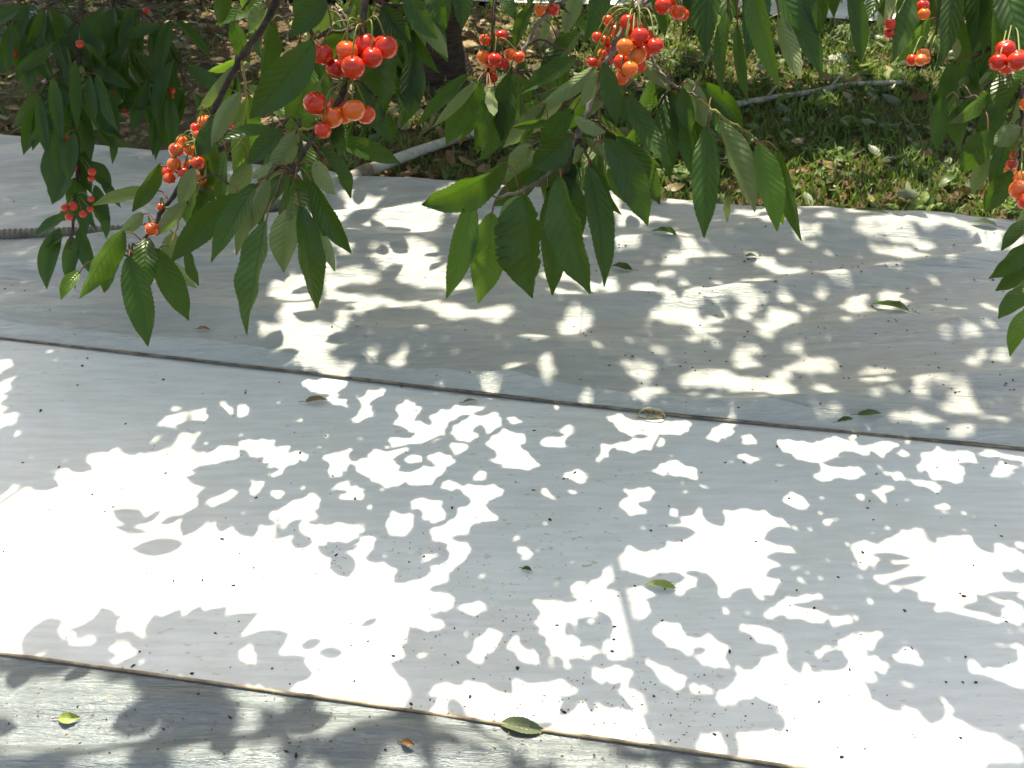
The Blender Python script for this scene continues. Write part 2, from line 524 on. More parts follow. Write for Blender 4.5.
# -- left bough with the orange cherries
make_branch('dark-barked cherry branch slanting down left with an orange cherry cluster and long drooping leaves', 1.08,
    [([(320, -150, .05), (275, 5), (245, 52), (215, 108), (200, 148), (180, 185), (160, 215), (152, 228), (140, 245), (130, 256)], .0046, .0012, 0),
     ([(242, 60), (246, 90), (240, 140)], .0016, .001, 2),
     ([(205, 140), (205, 175), (185, 210), (170, 245)], .0016, .001, 2)],
    [(234, 66, 197, 110, 15, 'P'), (241, 92, 211, 147, 20, 'P', -.02), (250, 95, 234, 180, 31, 'Y', .03), (213, 118, 211, 188, 25, 'F', -.01),
     (240, 58, 208, 71, 10, 'L', .03), (267, 6, 249, 33, 20, 'P'), (262, -22, 243, 14, 18, 'L', .03), (226, -25, 220, 27, 18, 'D'),
     (124, 230, 79, 299, 27, 'M', -.02), (128, 256, 148, 347, 31, 'F', -.04), (147, 237, 147, 293, 25, 'M', .0), (156, 248, 189, 321, 29, 'D', .0),
     (243, 194, 170, 263, 31, 'D', -.05), (190, 245, 199, 286, 16, 'D', .04), (80, 271, 61, 300, 14, 'Y', .03), (160, 163, 132, 212, 17, 'F'),
     (194, 168, 179, 206, 18, 'P', -.03), (196, 180, 188, 226, 20, 'L', .0), (186, 202, 156, 236, 16, 'P', -.02), (200, 180, 216, 204, 15, 'M', .02),
     (143, 213, 119, 233, 14, 'P', .02), (232, 20, 250, 64, 18, 'D', .07), (236, 75, 222, 118, 16, 'M', .06), (175, 232, 168, 268, 18, 'P', .05),
     (262, 14, 262, 60, 18, 'D', .06), (240, 100, 253, 150, 24, 'D', .06), (228, 150, 222, 205, 22, 'D', .07), (205, 195, 208, 232, 20, 'D', .05),
     (140, 250, 128, 285, 15, 'D', .06), (120, 262, 104, 293, 14, 'D', .06), (250, 160, 232, 214, 22, 'P', .05)],
    [(196, 140, [(176, 150, 15), (174, 164, 14), (168, 172, 13, .01), (198, 163, 14, -.01), (188, 165, 13, .012), (184, 173, 13), (190, 150, 14, .015), (183, 142, 12, .01), (202, 178, 13, .01), (206, 187, 12, .014), (172, 180, 12, .01)]),
     (204, 112, [(205, 122, 15, .01), (229, 124, 11, .02), (196, 128, 11, .02), (199, 136, 13, .014)]),
     (158, 204, [(161, 207, 9)]), (152, 226, [(152, 229, 14, -.01)])],
    filler=9, seed=3, clabel='orange-red cherry cluster')

# -- centre-left bough with the two red clusters
make_branch('cherry branch with two clusters of large pink-red cherries one above the other, broad dark leaves', 0.86,
    [([(380, -170, .04), (366, -5), (358, 55), (345, 90), (330, 112), (308, 145), (296, 172)], .0036, .0016, 0),
     ([(350, 30, .01), (325, 34), (313, 40)], .0018, .0012, 0),
     ([(330, 112), (315, 128), (298, 130)], .0014, .001, 2),
     ([(366, -5), (395, 5, .02), (425, -2, .03)], .002, .0015, 0)],
    [(314, 40, 249, 119, 40, 'D', -.04), (272, 20, 258, 85, 26, 'D', .06), (310, 66, 287, 141, 40, 'L', .05), (296, 178, 289, 222, 37, 'D', -.03),
     (290, 208, 284, 273, 31, 'P', .0), (266, 221, 247, 336, 37, 'D', -.05), (300, 205, 317, 310, 29, 'D', -.03), (307, 190, 326, 241, 20, 'D', .01),
     (311, 180, 352, 254, 23, 'D', -.02), (318, 148, 351, 199, 21, 'D', .02), (314, 162, 336, 195, 21, 'P', -.01), (316, 226, 335, 272, 15, 'P', .01),
     (298, 130, 270, 179, 24, 'P', .02), (283, 129, 247, 164, 21, 'F', .0), (268, 175, 238, 241, 23, 'P', .03), (255, 183, 211, 263, 24, 'F', .02),
     (272, 163, 250, 178, 10, 'P', .0), (256, 185, 236, 256, 17, 'P', .04), (325, -5, 290, 38, 26, 'D'), (331, 7, 308, 40, 23, 'P', .02),
     (349, 2, 350, 27, 17, 'P', .02), (390, 20, 381, 128, 46, 'D', .05), (411, 44, 400, 129, 27, 'M', .06), (382, 6, 411, 43, 25, 'M', .01),
     (412, 14, 425, 48, 15, 'P', .02), (405, -8, 438, 39, 25, 'D', -.01), (432, -12, 447, 28, 21, 'D', .0), (350, 117, 346, 154, 25, 'D', .05),
     (388, 112, 390, 144, 10, 'M', .06), (340, 20, 345, 80, 40, 'D', .06), (318, 60, 325, 120, 34, 'D', .07), (365, 50, 372, 112, 36, 'D', .07),
     (300, 40, 298, 95, 26, 'D', .08), (300, 140, 312, 200, 24, 'D', .05), (280, 180, 262, 232, 24, 'D', .05), (330, 10, 372, 42, 24, 'D', .05),
     (292, 175, 270, 250, 26, 'D', .05), (350, -15, 378, 32, 22, 'M', .03), (395, -12, 402, 40, 24, 'D', .04), (372, 60, 410, 118, 30, 'D', .07), (312, -20, 300, 28, 22, 'D', .05), (415, -30, 418, 44, 26, 'D', .07), (440, -30, 432, 52, 24, 'D', .08), (455, -32, 462, 30, 22, 'D', .06), (425, -20, 448, 62, 24, 'D', .09), (398, 10, 416, 80, 26, 'D', .08), (400, 50, 420, 108, 24, 'M', .08)],
    [(357, 26, [(322, 54, 23, 0), (335, 66, 23, .004), (347, 51, 23, -.01), (365, 45, 26, .0), (373, 58, 22, -.008), (385, 46, 26, -.004), (354, 69, 24, -.012), (358, 53, 20, .012)]),
     (342, 82, [(315, 103, 24, -.01), (332, 116, 24, 0), (336, 107, 22, .012), (354, 110, 23, -.006), (365, 113, 20, .004), (323, 130, 18, -.006), (345, 116, 18, .012)])],
    filler=12, seed=5, clabel='pink-red cherry cluster')

# -- centre bough behind (small fruits), deeper
make_branch('thin cherry shoot at centre top with small orange-red cherries over the brown ground', 1.12,
    [([(520, -180, .05), (497, -10), (492, 40), (488, 72)], .0028, .0016, 0),
     ([(580, -160, .05), (556, -10), (538, 24), (524, 50), (514, 72)], .003, .0016, 1)],
    [(468, 74, 417, 125, 15, 'F'), (479, 80, 433, 127, 12, 'P'), (481, 82, 446, 146, 28, 'D'), (487, 95, 477, 154, 19, 'D'), (491, 88, 494, 116, 12, 'P', -.03),
     (512, 70, 502, 142, 25, 'D'), (498, -10, 515, 21, 15, 'M'), (533, 4, 515, 47, 15, 'M'), (578, -20, 565, 34, 18, 'P'), (600, -25, 583, 43, 25, 'D'),
     (581, 28, 537, 83, 23, 'D'), (576, 58, 520, 94, 20, 'F'), (522, 50, 531, 82, 13, 'D'), (576, 84, 533, 96, 15, 'D'), (563, 100, 503, 148, 24, 'P'),
     (552, 122, 511, 127, 9, 'M'), (520, 84, 532, 132, 22, 'D', .03), (545, 60, 548, 110, 20, 'D', .04), (470, -15, 458, 22, 18, 'D'), (452, -25, 470, 14, 16, 'M'),
     (486, -30, 492, 8, 16, 'L'), (500, 100, 480, 160, 22, 'D', .02), (530, -30, 528, 8, 16, 'M'), (548, 95, 522, 150, 24, 'D', .03), (560, 45, 566, 92, 20, 'M', .04)],
    [(489, 44, [(485, 40, 12), (501, 36, 13), (483, 57, 14, 0), (495, 60, 16, -.01), (490, 65, 12), (503, 63, 13), (510, 54, 13), (519, 57, 13, -.01), (492, 78, 12, .01)]),
     (543, 4, [(540, 10, 13), (553, 9, 14)])],
    filler=8, seed=8, clabel='small orange cherry cluster')

# -- main centre bough
make_branch('largest central cherry branch, ending in a fan of big leaves above the silver sheet', 0.88,
    [([(668, -170, .03), (644, -10), (626, 22), (606, 66), (590, 104), (580, 132), (562, 160), (530, 188), (497, 197)], .0036, .0013, 1),
     ([(580, 132), (592, 120), (606, 128)], .0016, .001, 0),
     ([(578, 138), (566, 170), (560, 178)], .0015, .001, 0),
     ([(578, 138), (590, 160)], .0015, .001, 0)],
    [(571, 133, 531, 170, 34, 'D', -.03), (507, 161, 421, 205, 35, 'D', -.04), (472, 197, 446, 299, 28, 'Y', -.02), (492, 212, 478, 304, 39, 'Y', -.02),
     (524, 194, 533, 299, 56, 'J', -.04), (560, 176, 591, 295, 39, 'D', -.06), (553, 188, 552, 296, 30, 'D', .01), (588, 165, 604, 288, 29, 'D', -.02),
     (592, 163, 611, 252, 23, 'D', -.01), (605, 138, 648, 226, 34, 'D', -.04), (617, 136, 660, 205, 31, 'D', -.01), (625, 92, 671, 166, 23, 'M', .02),
     (603, 62, 617, 124, 21, 'D', -.05), (597, 70, 581, 106, 15, 'P', -.01), (603, 97, 587, 119, 15, 'P', .0), (574, 118, 606, 132, 15, 'P', -.03),
     (586, 138, 612, 158, 11, 'P', .0), (500, 172, 474, 197, 15, 'P', .01), (531, 144, 509, 172, 19, 'P', .0), (541, 164, 494, 206, 25, 'D', .03),
     (522, 196, 499, 222, 14, 'P', .03), (600, 150, 622, 215, 22, 'D', .03), (572, 150, 545, 205, 26, 'D', .04), (598, 115, 640, 170, 26, 'D', .05),
     (610, 80, 640, 130, 24, 'D', .06), (600, 135, 590, 200, 26, 'P', .05), (575, 110, 540, 150, 24, 'D', .05), (560, 175, 575, 250, 28, 'D', .04), (590, 90, 560, 130, 22, 'D', .06),
     (566, 172, 540, 240, 26, 'D', .04)],
    [(636, 14, [(608, 20, 12, .01), (612, 24, 11, .012), (597, 37, 11, .0), (605, 40, 11, .004), (592, 62, 11, 0), (598, 63, 10), (609, 61, 10, .01), (611, 48, 13, .006), (603, 52, 11, .012), (628, 22, 17, -.01), (640, 37, 20, -.028), (655, 46, 18, -.03), (637, 55, 20, -.02), (624, 50, 18, -.02),
      (630, 69, 17, -.03), (622, 77, 15, -.022), (626, 40, 17, .006), (645, 52, 17, .008), (634, 28, 16, .004), (622, 62, 17, -.008), (616, 32, 14, .012), (640, 64, 16, .01), (648, 36, 15, .012)]),
     (664, -18, [(663, 6, 17, -.01), (678, 12, 16, .0), (671, 0, 15, .01), (684, 13, 13, .006)])],
    filler=16, seed=12, clabel='crowded red cherry cluster')

# -- right-centre shoot with the yellow tip
make_branch('slim cherry shoot with a straight yellow tip and bright green leaves over the grass edge', 0.93,
    [([(690, -170, .05), (660, -20, .02), (634, 14, .02), (645, 46), (656, 66), (664, 78), (680, 88), (697, 97)], .0021, .0011, 1),
     ([(695, 96), (715, 111), (740, 128), (750, 134), (757, 143)], .0013, .0010, 2)],
    [(664, 94, 670, 181, 25, 'D', .02), (672, 92, 692, 177, 23, 'D', .01), (683, 88, 691, 133, 19, 'D', -.02), (686, 78, 705, 129, 23, 'P', .0), (702, 82, 743, 131, 25, 'M', .02),
     (707, 125, 704, 239, 30, 'M', -.03), (718, 120, 755, 213, 27, 'P', -.01), (739, 141, 765, 196, 17, 'L', .01), (758, 143, 777, 232, 29, 'Y', -.03),
     (777, 148, 802, 242, 18, 'F', .02), (728, 196, 727, 223, 8, 'P', .03), (638, 145, 655, 168, 13, 'P', .04), (655, 92, 652, 125, 18, 'D', .03),
     (768, 150, 783, 225, 22, 'L', .02), (700, 100, 716, 170, 26, 'D', .04), (690, 110, 700, 180, 24, 'D', .05), (660, 100, 640, 160, 26, 'D', .05), (712, 100, 735, 150, 22, 'M', .04), (672, 80, 655, 130, 22, 'D', .04)],
    [], filler=7, seed=21)

# -- leaves hanging at the top right of centre
make_branch('cherry branch out of the top edge showing only a curtain of long hanging leaves', 0.84,
    [([(850, -220, .05), (800, -95), (760, -58), (715, -48)], .004, .0016, 0), ([(800, -95), (850, -50), (888, -30)], .0025, .0014, 0)],
    [(717, -40, 706, 58, 30, 'D'), (728, 8, 723, 96, 15, 'M', .02), (742, -50, 746, 60, 35, 'D', -.02), (737, 24, 748, 103, 12, 'M', .02), (750, -26, 781, 90, 24, 'L', -.03),
     (778, 14, 801, 79, 19, 'P', .01), (768, -22, 823, 80, 26, 'M', .02), (822, -42, 817, 37, 28, 'D', .0), (840, -32, 834, 18, 16, 'D', .01), (848, -16, 861, 64, 19, 'M', -.01),
     (886, -22, 866, 23, 18, 'M', .01), (700, -40, 690, 30, 26, 'D', .05), (790, -60, 796, 14, 28, 'D', .04), (868, -45, 858, 12, 22, 'D', .04), (730, -45, 728, 30, 24, 'D', .05),
     (700, -50, 712, 18, 22, 'D', .06), (716, -52, 722, 12, 22, 'D', .07), (760, -60, 756, 22, 24, 'D', .06), (782, -62, 790, 34, 22, 'M', .05), (800, -60, 806, 24, 22, 'D', .06), (808, -52, 800, 44, 22, 'D', .04), (826, -50, 842, 4, 20, 'P', .05),
     (852, -50, 874, 20, 20, 'D', .06), (878, -45, 884, 18, 22, 'D', .05), (690, -45, 682, 36, 20, 'M', .06)],
    [], filler=0, seed=33)

# -- right bough
make_branch('right-hand cherry branch with scarlet cherries in front of the grass and dull drooping leaves', 0.96,
    [([(960, -200, .05), (985, -60), (1004, 20), (1018, 80), (1022, 130), (1018, 160)], .0028, .0013, 0),
     ([(985, -60), (950, -45), (915, -30)], .0025, .0015, 0), ([(950, -45), (938, 20), (930, 52)], .0016, .0012, 0),
     ([(1010, 50), (985, 90), (960, 98)], .0016, .001, 0)],
    [(898, -16, 876, 28, 21, 'P'), (912, -20, 892, 63, 26, 'D'), (930, 18, 896, 63, 16, 'L'), (940, -30, 934, 73, 28, 'D'), (957, -32, 942, 65, 22, 'D'), (973, -42, 972, 53, 28, 'M'),
     (990, -42, 983, 58, 16, 'D'), (1000, -22, 994, 82, 18, 'L'), (1003, -26, 1031, 72, 34, 'M', -.03), (956, 38, 955, 60, 9, 'P'), (1017, 68, 1001, 117, 28, 'M', -.01),
     (988, 94, 948, 123, 20, 'M'), (944, 96, 937, 152, 18, 'D'), (991, 130, 961, 173, 30, 'M'), (1021, 127, 993, 145, 22, 'P'), (1011, 170, 985, 213, 24, 'D', -.02),
     (958, 84, 992, 72, 14, 'P', .02), (975, 60, 985, 110, 22, 'D', .03), (1000, 100, 975, 140, 24, 'D', .04), (925, -30, 920, 40, 22, 'D', .04), (960, -30, 955, 40, 24, 'D', .04),
     (1020, 20, 1010, 90, 26, 'D', .05), (985, 20, 975, 85, 24, 'D', .05), (1025, 90, 1024, 150, 22, 'P', .02), (955, 60, 940, 110, 20, 'D', .05), (970, 100, 960, 150, 22, 'D', .05), (985, 150, 972, 195, 18, 'P', .05),
     (1005, 140, 990, 190, 20, 'D', .05), (905, -45, 910, 26, 22, 'D', .05), (942, -50, 950, 16, 24, 'D', .06), (965, -50, 960, 26, 24, 'D', .06), (985, -50, 998, 30, 24, 'D', .05), (1010, -40, 1014, 30, 26, 'M', .05),
     (920, -30, 944, 34, 22, 'M', .05), (975, -40, 988, 12, 24, 'D', .07), (1000, 60, 985, 120, 24, 'D', .06), (1020, 40, 1030, 110, 24, 'D', .04), (960, 20, 966, 86, 24, 'D', .06), (950, 70, 962, 128, 22, 'D', .06), (990, 110, 1002, 160, 22, 'D', .06)],
    [(1006, 30, [(1005, 50, 20, -.055), (998, 62, 18, -.065), (1013, 64, 20, -.067), (1006, 67, 17, -.055), (1018, 58, 18, -.05)]),
     (1020, 145, [(1014, 155, 9), (1012, 164, 12), (1010, 170, 12, .01), (1019, 190, 20, -.05), (1022, 178, 17, -.04), (1020, 203, 18, -.05), (1026, 104, 14, -.04)]),
     (930, 44, [(912, 60, 12, -.05), (920, 57, 13, -.05), (917, 63, 12, -.055), (926, 59, 10, -.05)]),
     (922, -12, [(923, 6, 13, -.06), (924, 14, 12, -.065), (890, 24, 12, -.05), (892, 31, 10, -.05)])],
    filler=3, seed=44, clabel='scarlet cherry cluster')

# -- small bunch at the right edge
make_branch('small bunch of pointed leaves entering low at the right edge above the silver sheet', 0.98,
    [([(1120, 40, .03), (1080, 150), (1048, 220), (1036, 262), (1034, 312)], .0035, .0014, 0)],
    [(1032, 220, 1001, 251, 15, 'M'), (1032, 244, 988, 279, 22, 'M', -.02), (1030, 266, 995, 291, 17, 'D', .01), (1032, 268, 1014, 296, 14, 'P', .02), (1032, 286, 998, 319, 22, 'D', -.01),
     (1033, 308, 1010, 357, 20, 'L', -.02), (1040, 300, 1024, 338, 18, 'D', .02), (1045, 250, 1060, 300, 20, 'D'), (1040, 225, 1066, 262, 20, 'M')],
    [], filler=2, seed=51)

# -- dim bough further back on the left
r = random.Random(77)
LA = [(60, 140, 54, 198, 25, 'D'), (68, 162, 52, 205, 22, 'D'), (66, 215, 34, 238, 12, 'D'), (60, 228, 47, 290, 20, 'D'), (72, 235, 66, 280, 16, 'D'), (84, 162, 112, 190, 18, 'F'),
      (100, 178, 121, 208, 10, 'D'), (95, 185, 110, 222, 13, 'D'), (88, 200, 106, 240, 14, 'D'), (80, 226, 92, 276, 15, 'D'), (100, 110, 112, 165, 13, 'D'), (110, 90, 116, 150, 14, 'D'),
      (75, 192, 50, 222, 14, 'D'), (64, 235, 42, 250, 12, 'D'), (70, 246, 76, 290, 13, 'D'), (84, 150, 92, 195, 16, 'D')]
def droop(nodes, out):
    for nx, ny, k in nodes:
        for j in range(k):
            a = r.gauss(0, 0.6)
            ln = r.uniform(42, 64)
            out.append((nx + math.sin(a) * 8 + r.uniform(-6, 6), ny + r.uniform(0, 12), nx + math.sin(a) * ln, ny + 8 + math.cos(a) * ln, r.uniform(12, 17), r.choice('DDDDDP' if j == 0 else 'DDD'), r.uniform(-.12, .12)))
droop([(46, 2, 6), (20, 30, 7), (60, 36, 6), (78, 60, 7), (52, 76, 7), (74, 96, 7), (40, 92, 5), (78, 130, 6), (77, 168, 4), (4, 18, 5), (94, 66, 5), (78, 18, 6), (28, 4, 4), (62, 118, 4)], LA)
LA = LA[:99]
make_branch('dim shaded cherry branch hanging straight down at far left with scattered small red cherries', 2.6,
    [([(92, -160, .1), (82, -20), (79, 60), (77, 120), (78, 170), (74, 215), (70, 250)], .009, .003, 0),
     ([(82, -10), (46, 8), (18, 32), (4, 20)], .005, .0025, 0), ([(79, 55), (52, 78), (40, 96)], .003, .002, 0)],
    LA,
    [(79, 36, [(80, 44, 10)]), (20, 40, [(15, 54, 9), (27, 52, 9), (30, 60, 8)]), (78, 96, [(94, 105, 8)]),
     (77, 132, [(62, 142, 9), (66, 138, 8)]), (78, 158, [(73, 168, 9), (92, 172, 10), (90, 178, 8)]), (75, 196, [(73, 206, 11), (65, 208, 9), (83, 214, 9), (69, 217, 9), (90, 209, 8), (91, 199, 8)])],
    filler=0, seed=78, teeth=False, dim=True)
LB = []
droop([(112, 4, 6), (126, 38, 7), (146, 70, 7), (162, 92, 6), (150, 22, 6), (176, 60, 6), (188, 84, 4), (134, 2, 5), (116, 60, 5), (168, 14, 4)], LB)
make_branch('dark leafy cherry branch in deep shade just right of the straight hanging far-left one', 2.75,
    [([(118, -150, .1), (112, -30), (114, 10), (128, 45), (146, 74), (163, 98)], .007, .0025, 0),
     ([(114, 0), (145, 14), (172, 50), (186, 84)], .004, .002, 0)],
    LB,
    [(125, 20, [(146, 11, 8), (127, 33, 9)]), (128, 45, [(125, 112, 9), (110, 91, 8)]), (163, 86, [(172, 91, 8), (171, 97, 7)]), (112, 60, [(108, 70, 7)])],
    filler=0, seed=79, teeth=False, dim=True)

# ------------------------------------------------------------------ the setting
def lerp_pts(pts, x):
    for (x0, y0), (x1, y1) in zip(pts[:-1], pts[1:]):
        if x0 <= x <= x1:
            return y0 + (y1 - y0) * (x - x0) / (x1 - x0)
    if x < pts[0][0]:
        (x0, y0), (x1, y1) = pts[0], pts[1]
    else:
        (x0, y0), (x1, y1) = pts[-2], pts[-1]
    return y0 + (y1 - y0) * (x - x0) / (x1 - x0)

def edge(pxpts):
    return [(g.x, g.y) for g in (gp(a, b) for a, b in pxpts)]
FAR = edge([(0, 138), (180, 158), (354, 181), (420, 184), (545, 192), (655, 203), (800, 213), (1024, 224)])
MID = edge([(0, 344), (300, 378), (500, 402), (680, 422), (760, 430), (1024, 456)])
LOW = edge([(0, 660), (340, 707), (480, 728), (680, 757), (760, 769)])

def h_silver(x, y):
    n = mnoise.fractal(Vector((x * 0.9 + 3, (y - 0.12 * x) * 4.2, 0.3)), 0.9, 2.1, 4)
    rdg = 1 - abs(mnoise.noise(Vector((x * 0.8 + 9, (y - 0.1 * x) * 3.3, 4.0))))
    rdg2 = 1 - abs(mnoise.noise(Vector((x * 2.6 + 1, (y - 0.3 * x) * 6.3, 8.0))))
    fine = 0.0035 * mnoise.noise(Vector((x * 1.3 + 4, (y - 0.13 * x) * 16, 6))) + 0.0022 * mnoise.noise(Vector((x * 2.2, (y - 0.1 * x + .02 * math.sin(x * 4)) * 34, 2)))
    return fine + 0.014 * n + 0.030 * max(0, rdg - 0.72) / 0.28 + 0.009 * rdg2 ** 4 + 0.012 * math.exp(-((y - far_f(x) + 0.20 + 0.03 * math.sin(x * 3)) / 0.05) ** 2)
def h_white(x, y):
    return 0.004 * mnoise.fractal(Vector((x * 1.1, (y - 0.12 * x) * 2.4, 1.7)), 0.9, 2.0, 2)

def sheet(name, near, far, z, hfun, mat, hem=None, xr=(-5, 5), nx=330, ny=110, hemmat=None, overlap=0.0, fray=0.0):
    root = empty(name, (0, (near(0) + far(0)) / 2, z))
    mb = MB()
    vs, uvs, fs = [], [], []
    for i in range(nx + 1):
        k = i / nx * 2 - 1
        x = (0.35 * k + 0.65 * k ** 3) * (xr[1] - xr[0]) / 2 + (xr[0] + xr[1]) / 2
        y0, y1 = near(x) - overlap, far(x)
        y1 += fray * mnoise.noise(Vector((x * 3, 0, 5)))
        for j in range(ny + 1):
            t = j / ny
            y = y0 + (y1 - y0) * t
            e = min(1, min(t, 1 - t) * (y1 - y0) / 0.07)
            e = e * e * (3 - 2 * e)
            vs.append((x, y, z + (hfun(x, y) + 0.012) * (0.12 + 0.88 * e)))
            uvs.append((x, y))
    for i in range(nx):
        for j in range(ny):
            p = i * (ny + 1) + j
            fs.append((p, p + ny + 1, p + ny + 2, p + 1))
    mb.add(vs, fs, uvs)
    o = mb.build('plastic_sheet', mat, root)
    if hem:
        for fn, rad in hem:
            hm = MB()
            pts = []
            for i in range(221):
                x = xr[0] + (xr[1] - xr[0]) * i / 220
                pts.append((x, fn(x) + 0.0025 * mnoise.noise(Vector((x * 5, 2, 0))), z + 0.006 + 0.0015 * mnoise.noise(Vector((x * 7, 0, 1)))))
            hm.tube(pts, [rad * (1 + 0.3 * mnoise.noise(Vector((p[0] * 9, 7, 0)))) for p in pts], 7)
            hm.build('hem', hemmat or M['hem'], root)
    return root

far_f = lambda x: lerp_pts(FAR, x)
mid_f = lambda x: lerp_pts(MID, x)
low_f = lambda x: lerp_pts(LOW, x)
tag(sheet('ground_sheet', mid_f, far_f, 0.016, h_silver, M['silver'], [(mid_f, 0.0034)], ny=240, hemmat=M['hem_dark'], fray=0.02),
    'wide wrinkled silver-grey plastic sheet between the grass strip and the white sheet', 'ground sheet')
sil = [o for o in COL.objects if o.name.startswith('ground_sheet')][0]
t = NT('crinkled_film')
cf = t.coord('Object', (0.25, 2.2, 1), (0, 0, R(7)))
n1 = t.noise(30, 6, cf, 0.72, 1.2); n2 = t.noise(85, 3, cf, 0.6, 2.0)
M['film'] = t.done(t.pbsdf(t.mix(n1, (0.50, 0.52, 0.52), (0.72, 0.73, 0.72)), 0.20, t.bump(t.math('ADD', n1, t.math('MULTIPLY', n2, .5)), 0.8, 0.010), Metallic=0.15))
fm = MB()
vs, fs = [], []
for i in range(601):
    x = -3.2 + 6.4 * i / 600
    wdt = 0.055 + 0.02 * mnoise.noise(Vector((x * 1.5, 3, 1)))
    for j in range(13):
        tt = j / 12
        y = mid_f(x) + 0.004 + wdt * tt
        zz = 0.016 + (h_silver(x, y) + 0.012) * (0.12 + 0.88 * min(1, (y - mid_f(x)) / 0.07) ** 2 * (3 - 2 * min(1, (y - mid_f(x)) / 0.07)))
        vs.append((x, y, zz + 0.003 + 0.004 * abs(mnoise.fractal(Vector((x * 4 + y * 9, y * 60, 2)), .8, 2.1, 3)) * math.sin(math.pi * min(1, tt + .1))))
fs = [(i * 13 + j, (i + 1) * 13 + j, (i + 1) * 13 + j + 1, i * 13 + j + 1) for i in range(600) for j in range(12)]
fm.add(vs, fs)
fm.build('crinkled_film', M['film'], sil)
tag(sheet('ground_sheet', lambda x: low_f(x) - 0.06, lambda x: mid_f(x) + 0.06, 0.004, h_white, M['white'], None, ny=80),
    'smooth bright white plastic sheet dappled with leaf shadows across the middle', 'ground sheet')
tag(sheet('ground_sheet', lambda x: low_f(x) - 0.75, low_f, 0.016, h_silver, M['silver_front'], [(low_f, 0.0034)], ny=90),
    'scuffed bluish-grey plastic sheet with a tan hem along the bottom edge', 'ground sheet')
e4n = edge([(450, 5), (600, 8), (860, 24)])
nf = lambda x: lerp_pts(e4n, x)
tag(sheet('ground_sheet', nf, lambda x: nf(x) + 1.3, 0.02, h_silver, M['white'], None, xr=(-7, 7), nx=160, ny=40, fray=0.03),
    'distant pale plastic sheet beyond the grass strip glimpsed at the top edge', 'ground sheet')

# ground: one sheet to the horizon, finer around the orchard strip
mb = MB()
def axis_vals(lo, hi, n, far):
    core = [lo + (hi - lo) * i / n for i in range(n + 1)]
    ext = [3, 8, 20, 50, 120, 300]
    return [lo - e for e in reversed(ext)] + core + [hi + e for e in ext]
xs = axis_vals(-6, 6, 150, 300); ys = axis_vals(-1, 9, 130, 300)
def ground_z(x, y):
    f = far_f(max(-5, min(5, x)))
    k = max(0, min(1, (y - f - 0.02) / 0.35)) * max(0, min(1, (nf(x) + 0.02 - y) / 0.35))
    return -0.012 + k * (0.035 + 0.030 * mnoise.fractal(Vector((x * 1.7, y * 1.7, 2)), 0.8, 2.2, 4))
vs = [(x, y, ground_z(x, y) if -6 <= x <= 6 and -1 <= y <= 9 else -0.012) for x in xs for y in ys]
ny = len(ys)
fs = [(i * ny + j, (i + 1) * ny + j, (i + 1) * ny + j + 1, i * ny + j + 1) for i in range(len(xs) - 1) for j in range(ny - 1)]
mb.add(vs, fs)
tag(mb.build('ground', M['soil']), 'brown orchard soil under the sheets and grass', 'ground', kind='structure')

# grass and leaf litter on the strip
def in_strip(x, y):
    return far_f(x) + 0.01 < y < nf(x) - 0.01
gb = MB()
r = random.Random(5)
cnt = 0
while cnt < 17000:
    x, y = r.uniform(-3.6, 3.8), r.uniform(3.0, 7.0)
    if not in_strip(x, y): continue
    px, py, d = proj(Vector((x, y, 0)))
    if px < -80 or px > 1110: continue
    cl = mnoise.noise(Vector((x * 1.3, y * 2.0, 3))) * 0.5 + 0.5
    dens = 0.10 + 0.95 * max(0, min(1, (px - 470) / 230))
    if 300 < px < 520 and 125 < py < 182: dens = 0.75
    edge_d = y - far_f(x)
    if edge_d < 0.30 and px > 480: dens *= 1.6
    if r.random() > dens * (cl ** 1.2) * 1.9: continue
    cnt += 1
    z = ground_z(x, y)
    h = r.uniform(0.02, 0.065) * (0.65 + 0.7 * cl)
    a = r.uniform(0, 6.28)
    lean = r.uniform(0.2, 1.1) * h
    w = r.uniform(0.0022, 0.006)
    dx, dy = math.cos(a), math.sin(a)
    p0 = Vector((x, y, z - 0.003)); p1 = p0 + Vector((dx * lean * .4, dy * lean * .4, h * .65)); p2 = p0 + Vector((dx * lean, dy * lean, h))
    s = Vector((-dy, dx, 0)) * w
    gb.add([p0 - s, p0 + s, p1 + s * .8, p1 - s * .8, p2], [(0, 1, 2, 3), (3, 2, 4)])
for _ in range(900):
    x, y = r.uniform(-2.5, 3.8), r.uniform(3.0, 7.0)
    px, py, d = proj(Vector((x, y, 0)))
    if not in_strip(x, y) or px > 1110 or r.random() > max(0.06, min(1, (px - 430) / 200)): continue
    c = Vector((x, y, ground_z(x, y)))
    for k in range(r.randint(4, 9)):
        a = r.uniform(0, 6.28); L = r.uniform(.02, .06)
        B = c + Vector((r.gauss(0, .02), r.gauss(0, .02), r.uniform(0, .03)))
        leaf(gb, B, B + Vector((math.cos(a) * L, math.sin(a) * L, r.uniform(.1, .7) * L)), Vector((r.gauss(0, .3), r.gauss(0, .3), 1)), L * r.uniform(.4, .7), .2, .08, 5, 1, 0, r)
tag(gb.build('grass', M['grass'], smooth=False), 'short green grass and weeds growing along the strip behind the silver sheet', 'grass', kind='stuff')

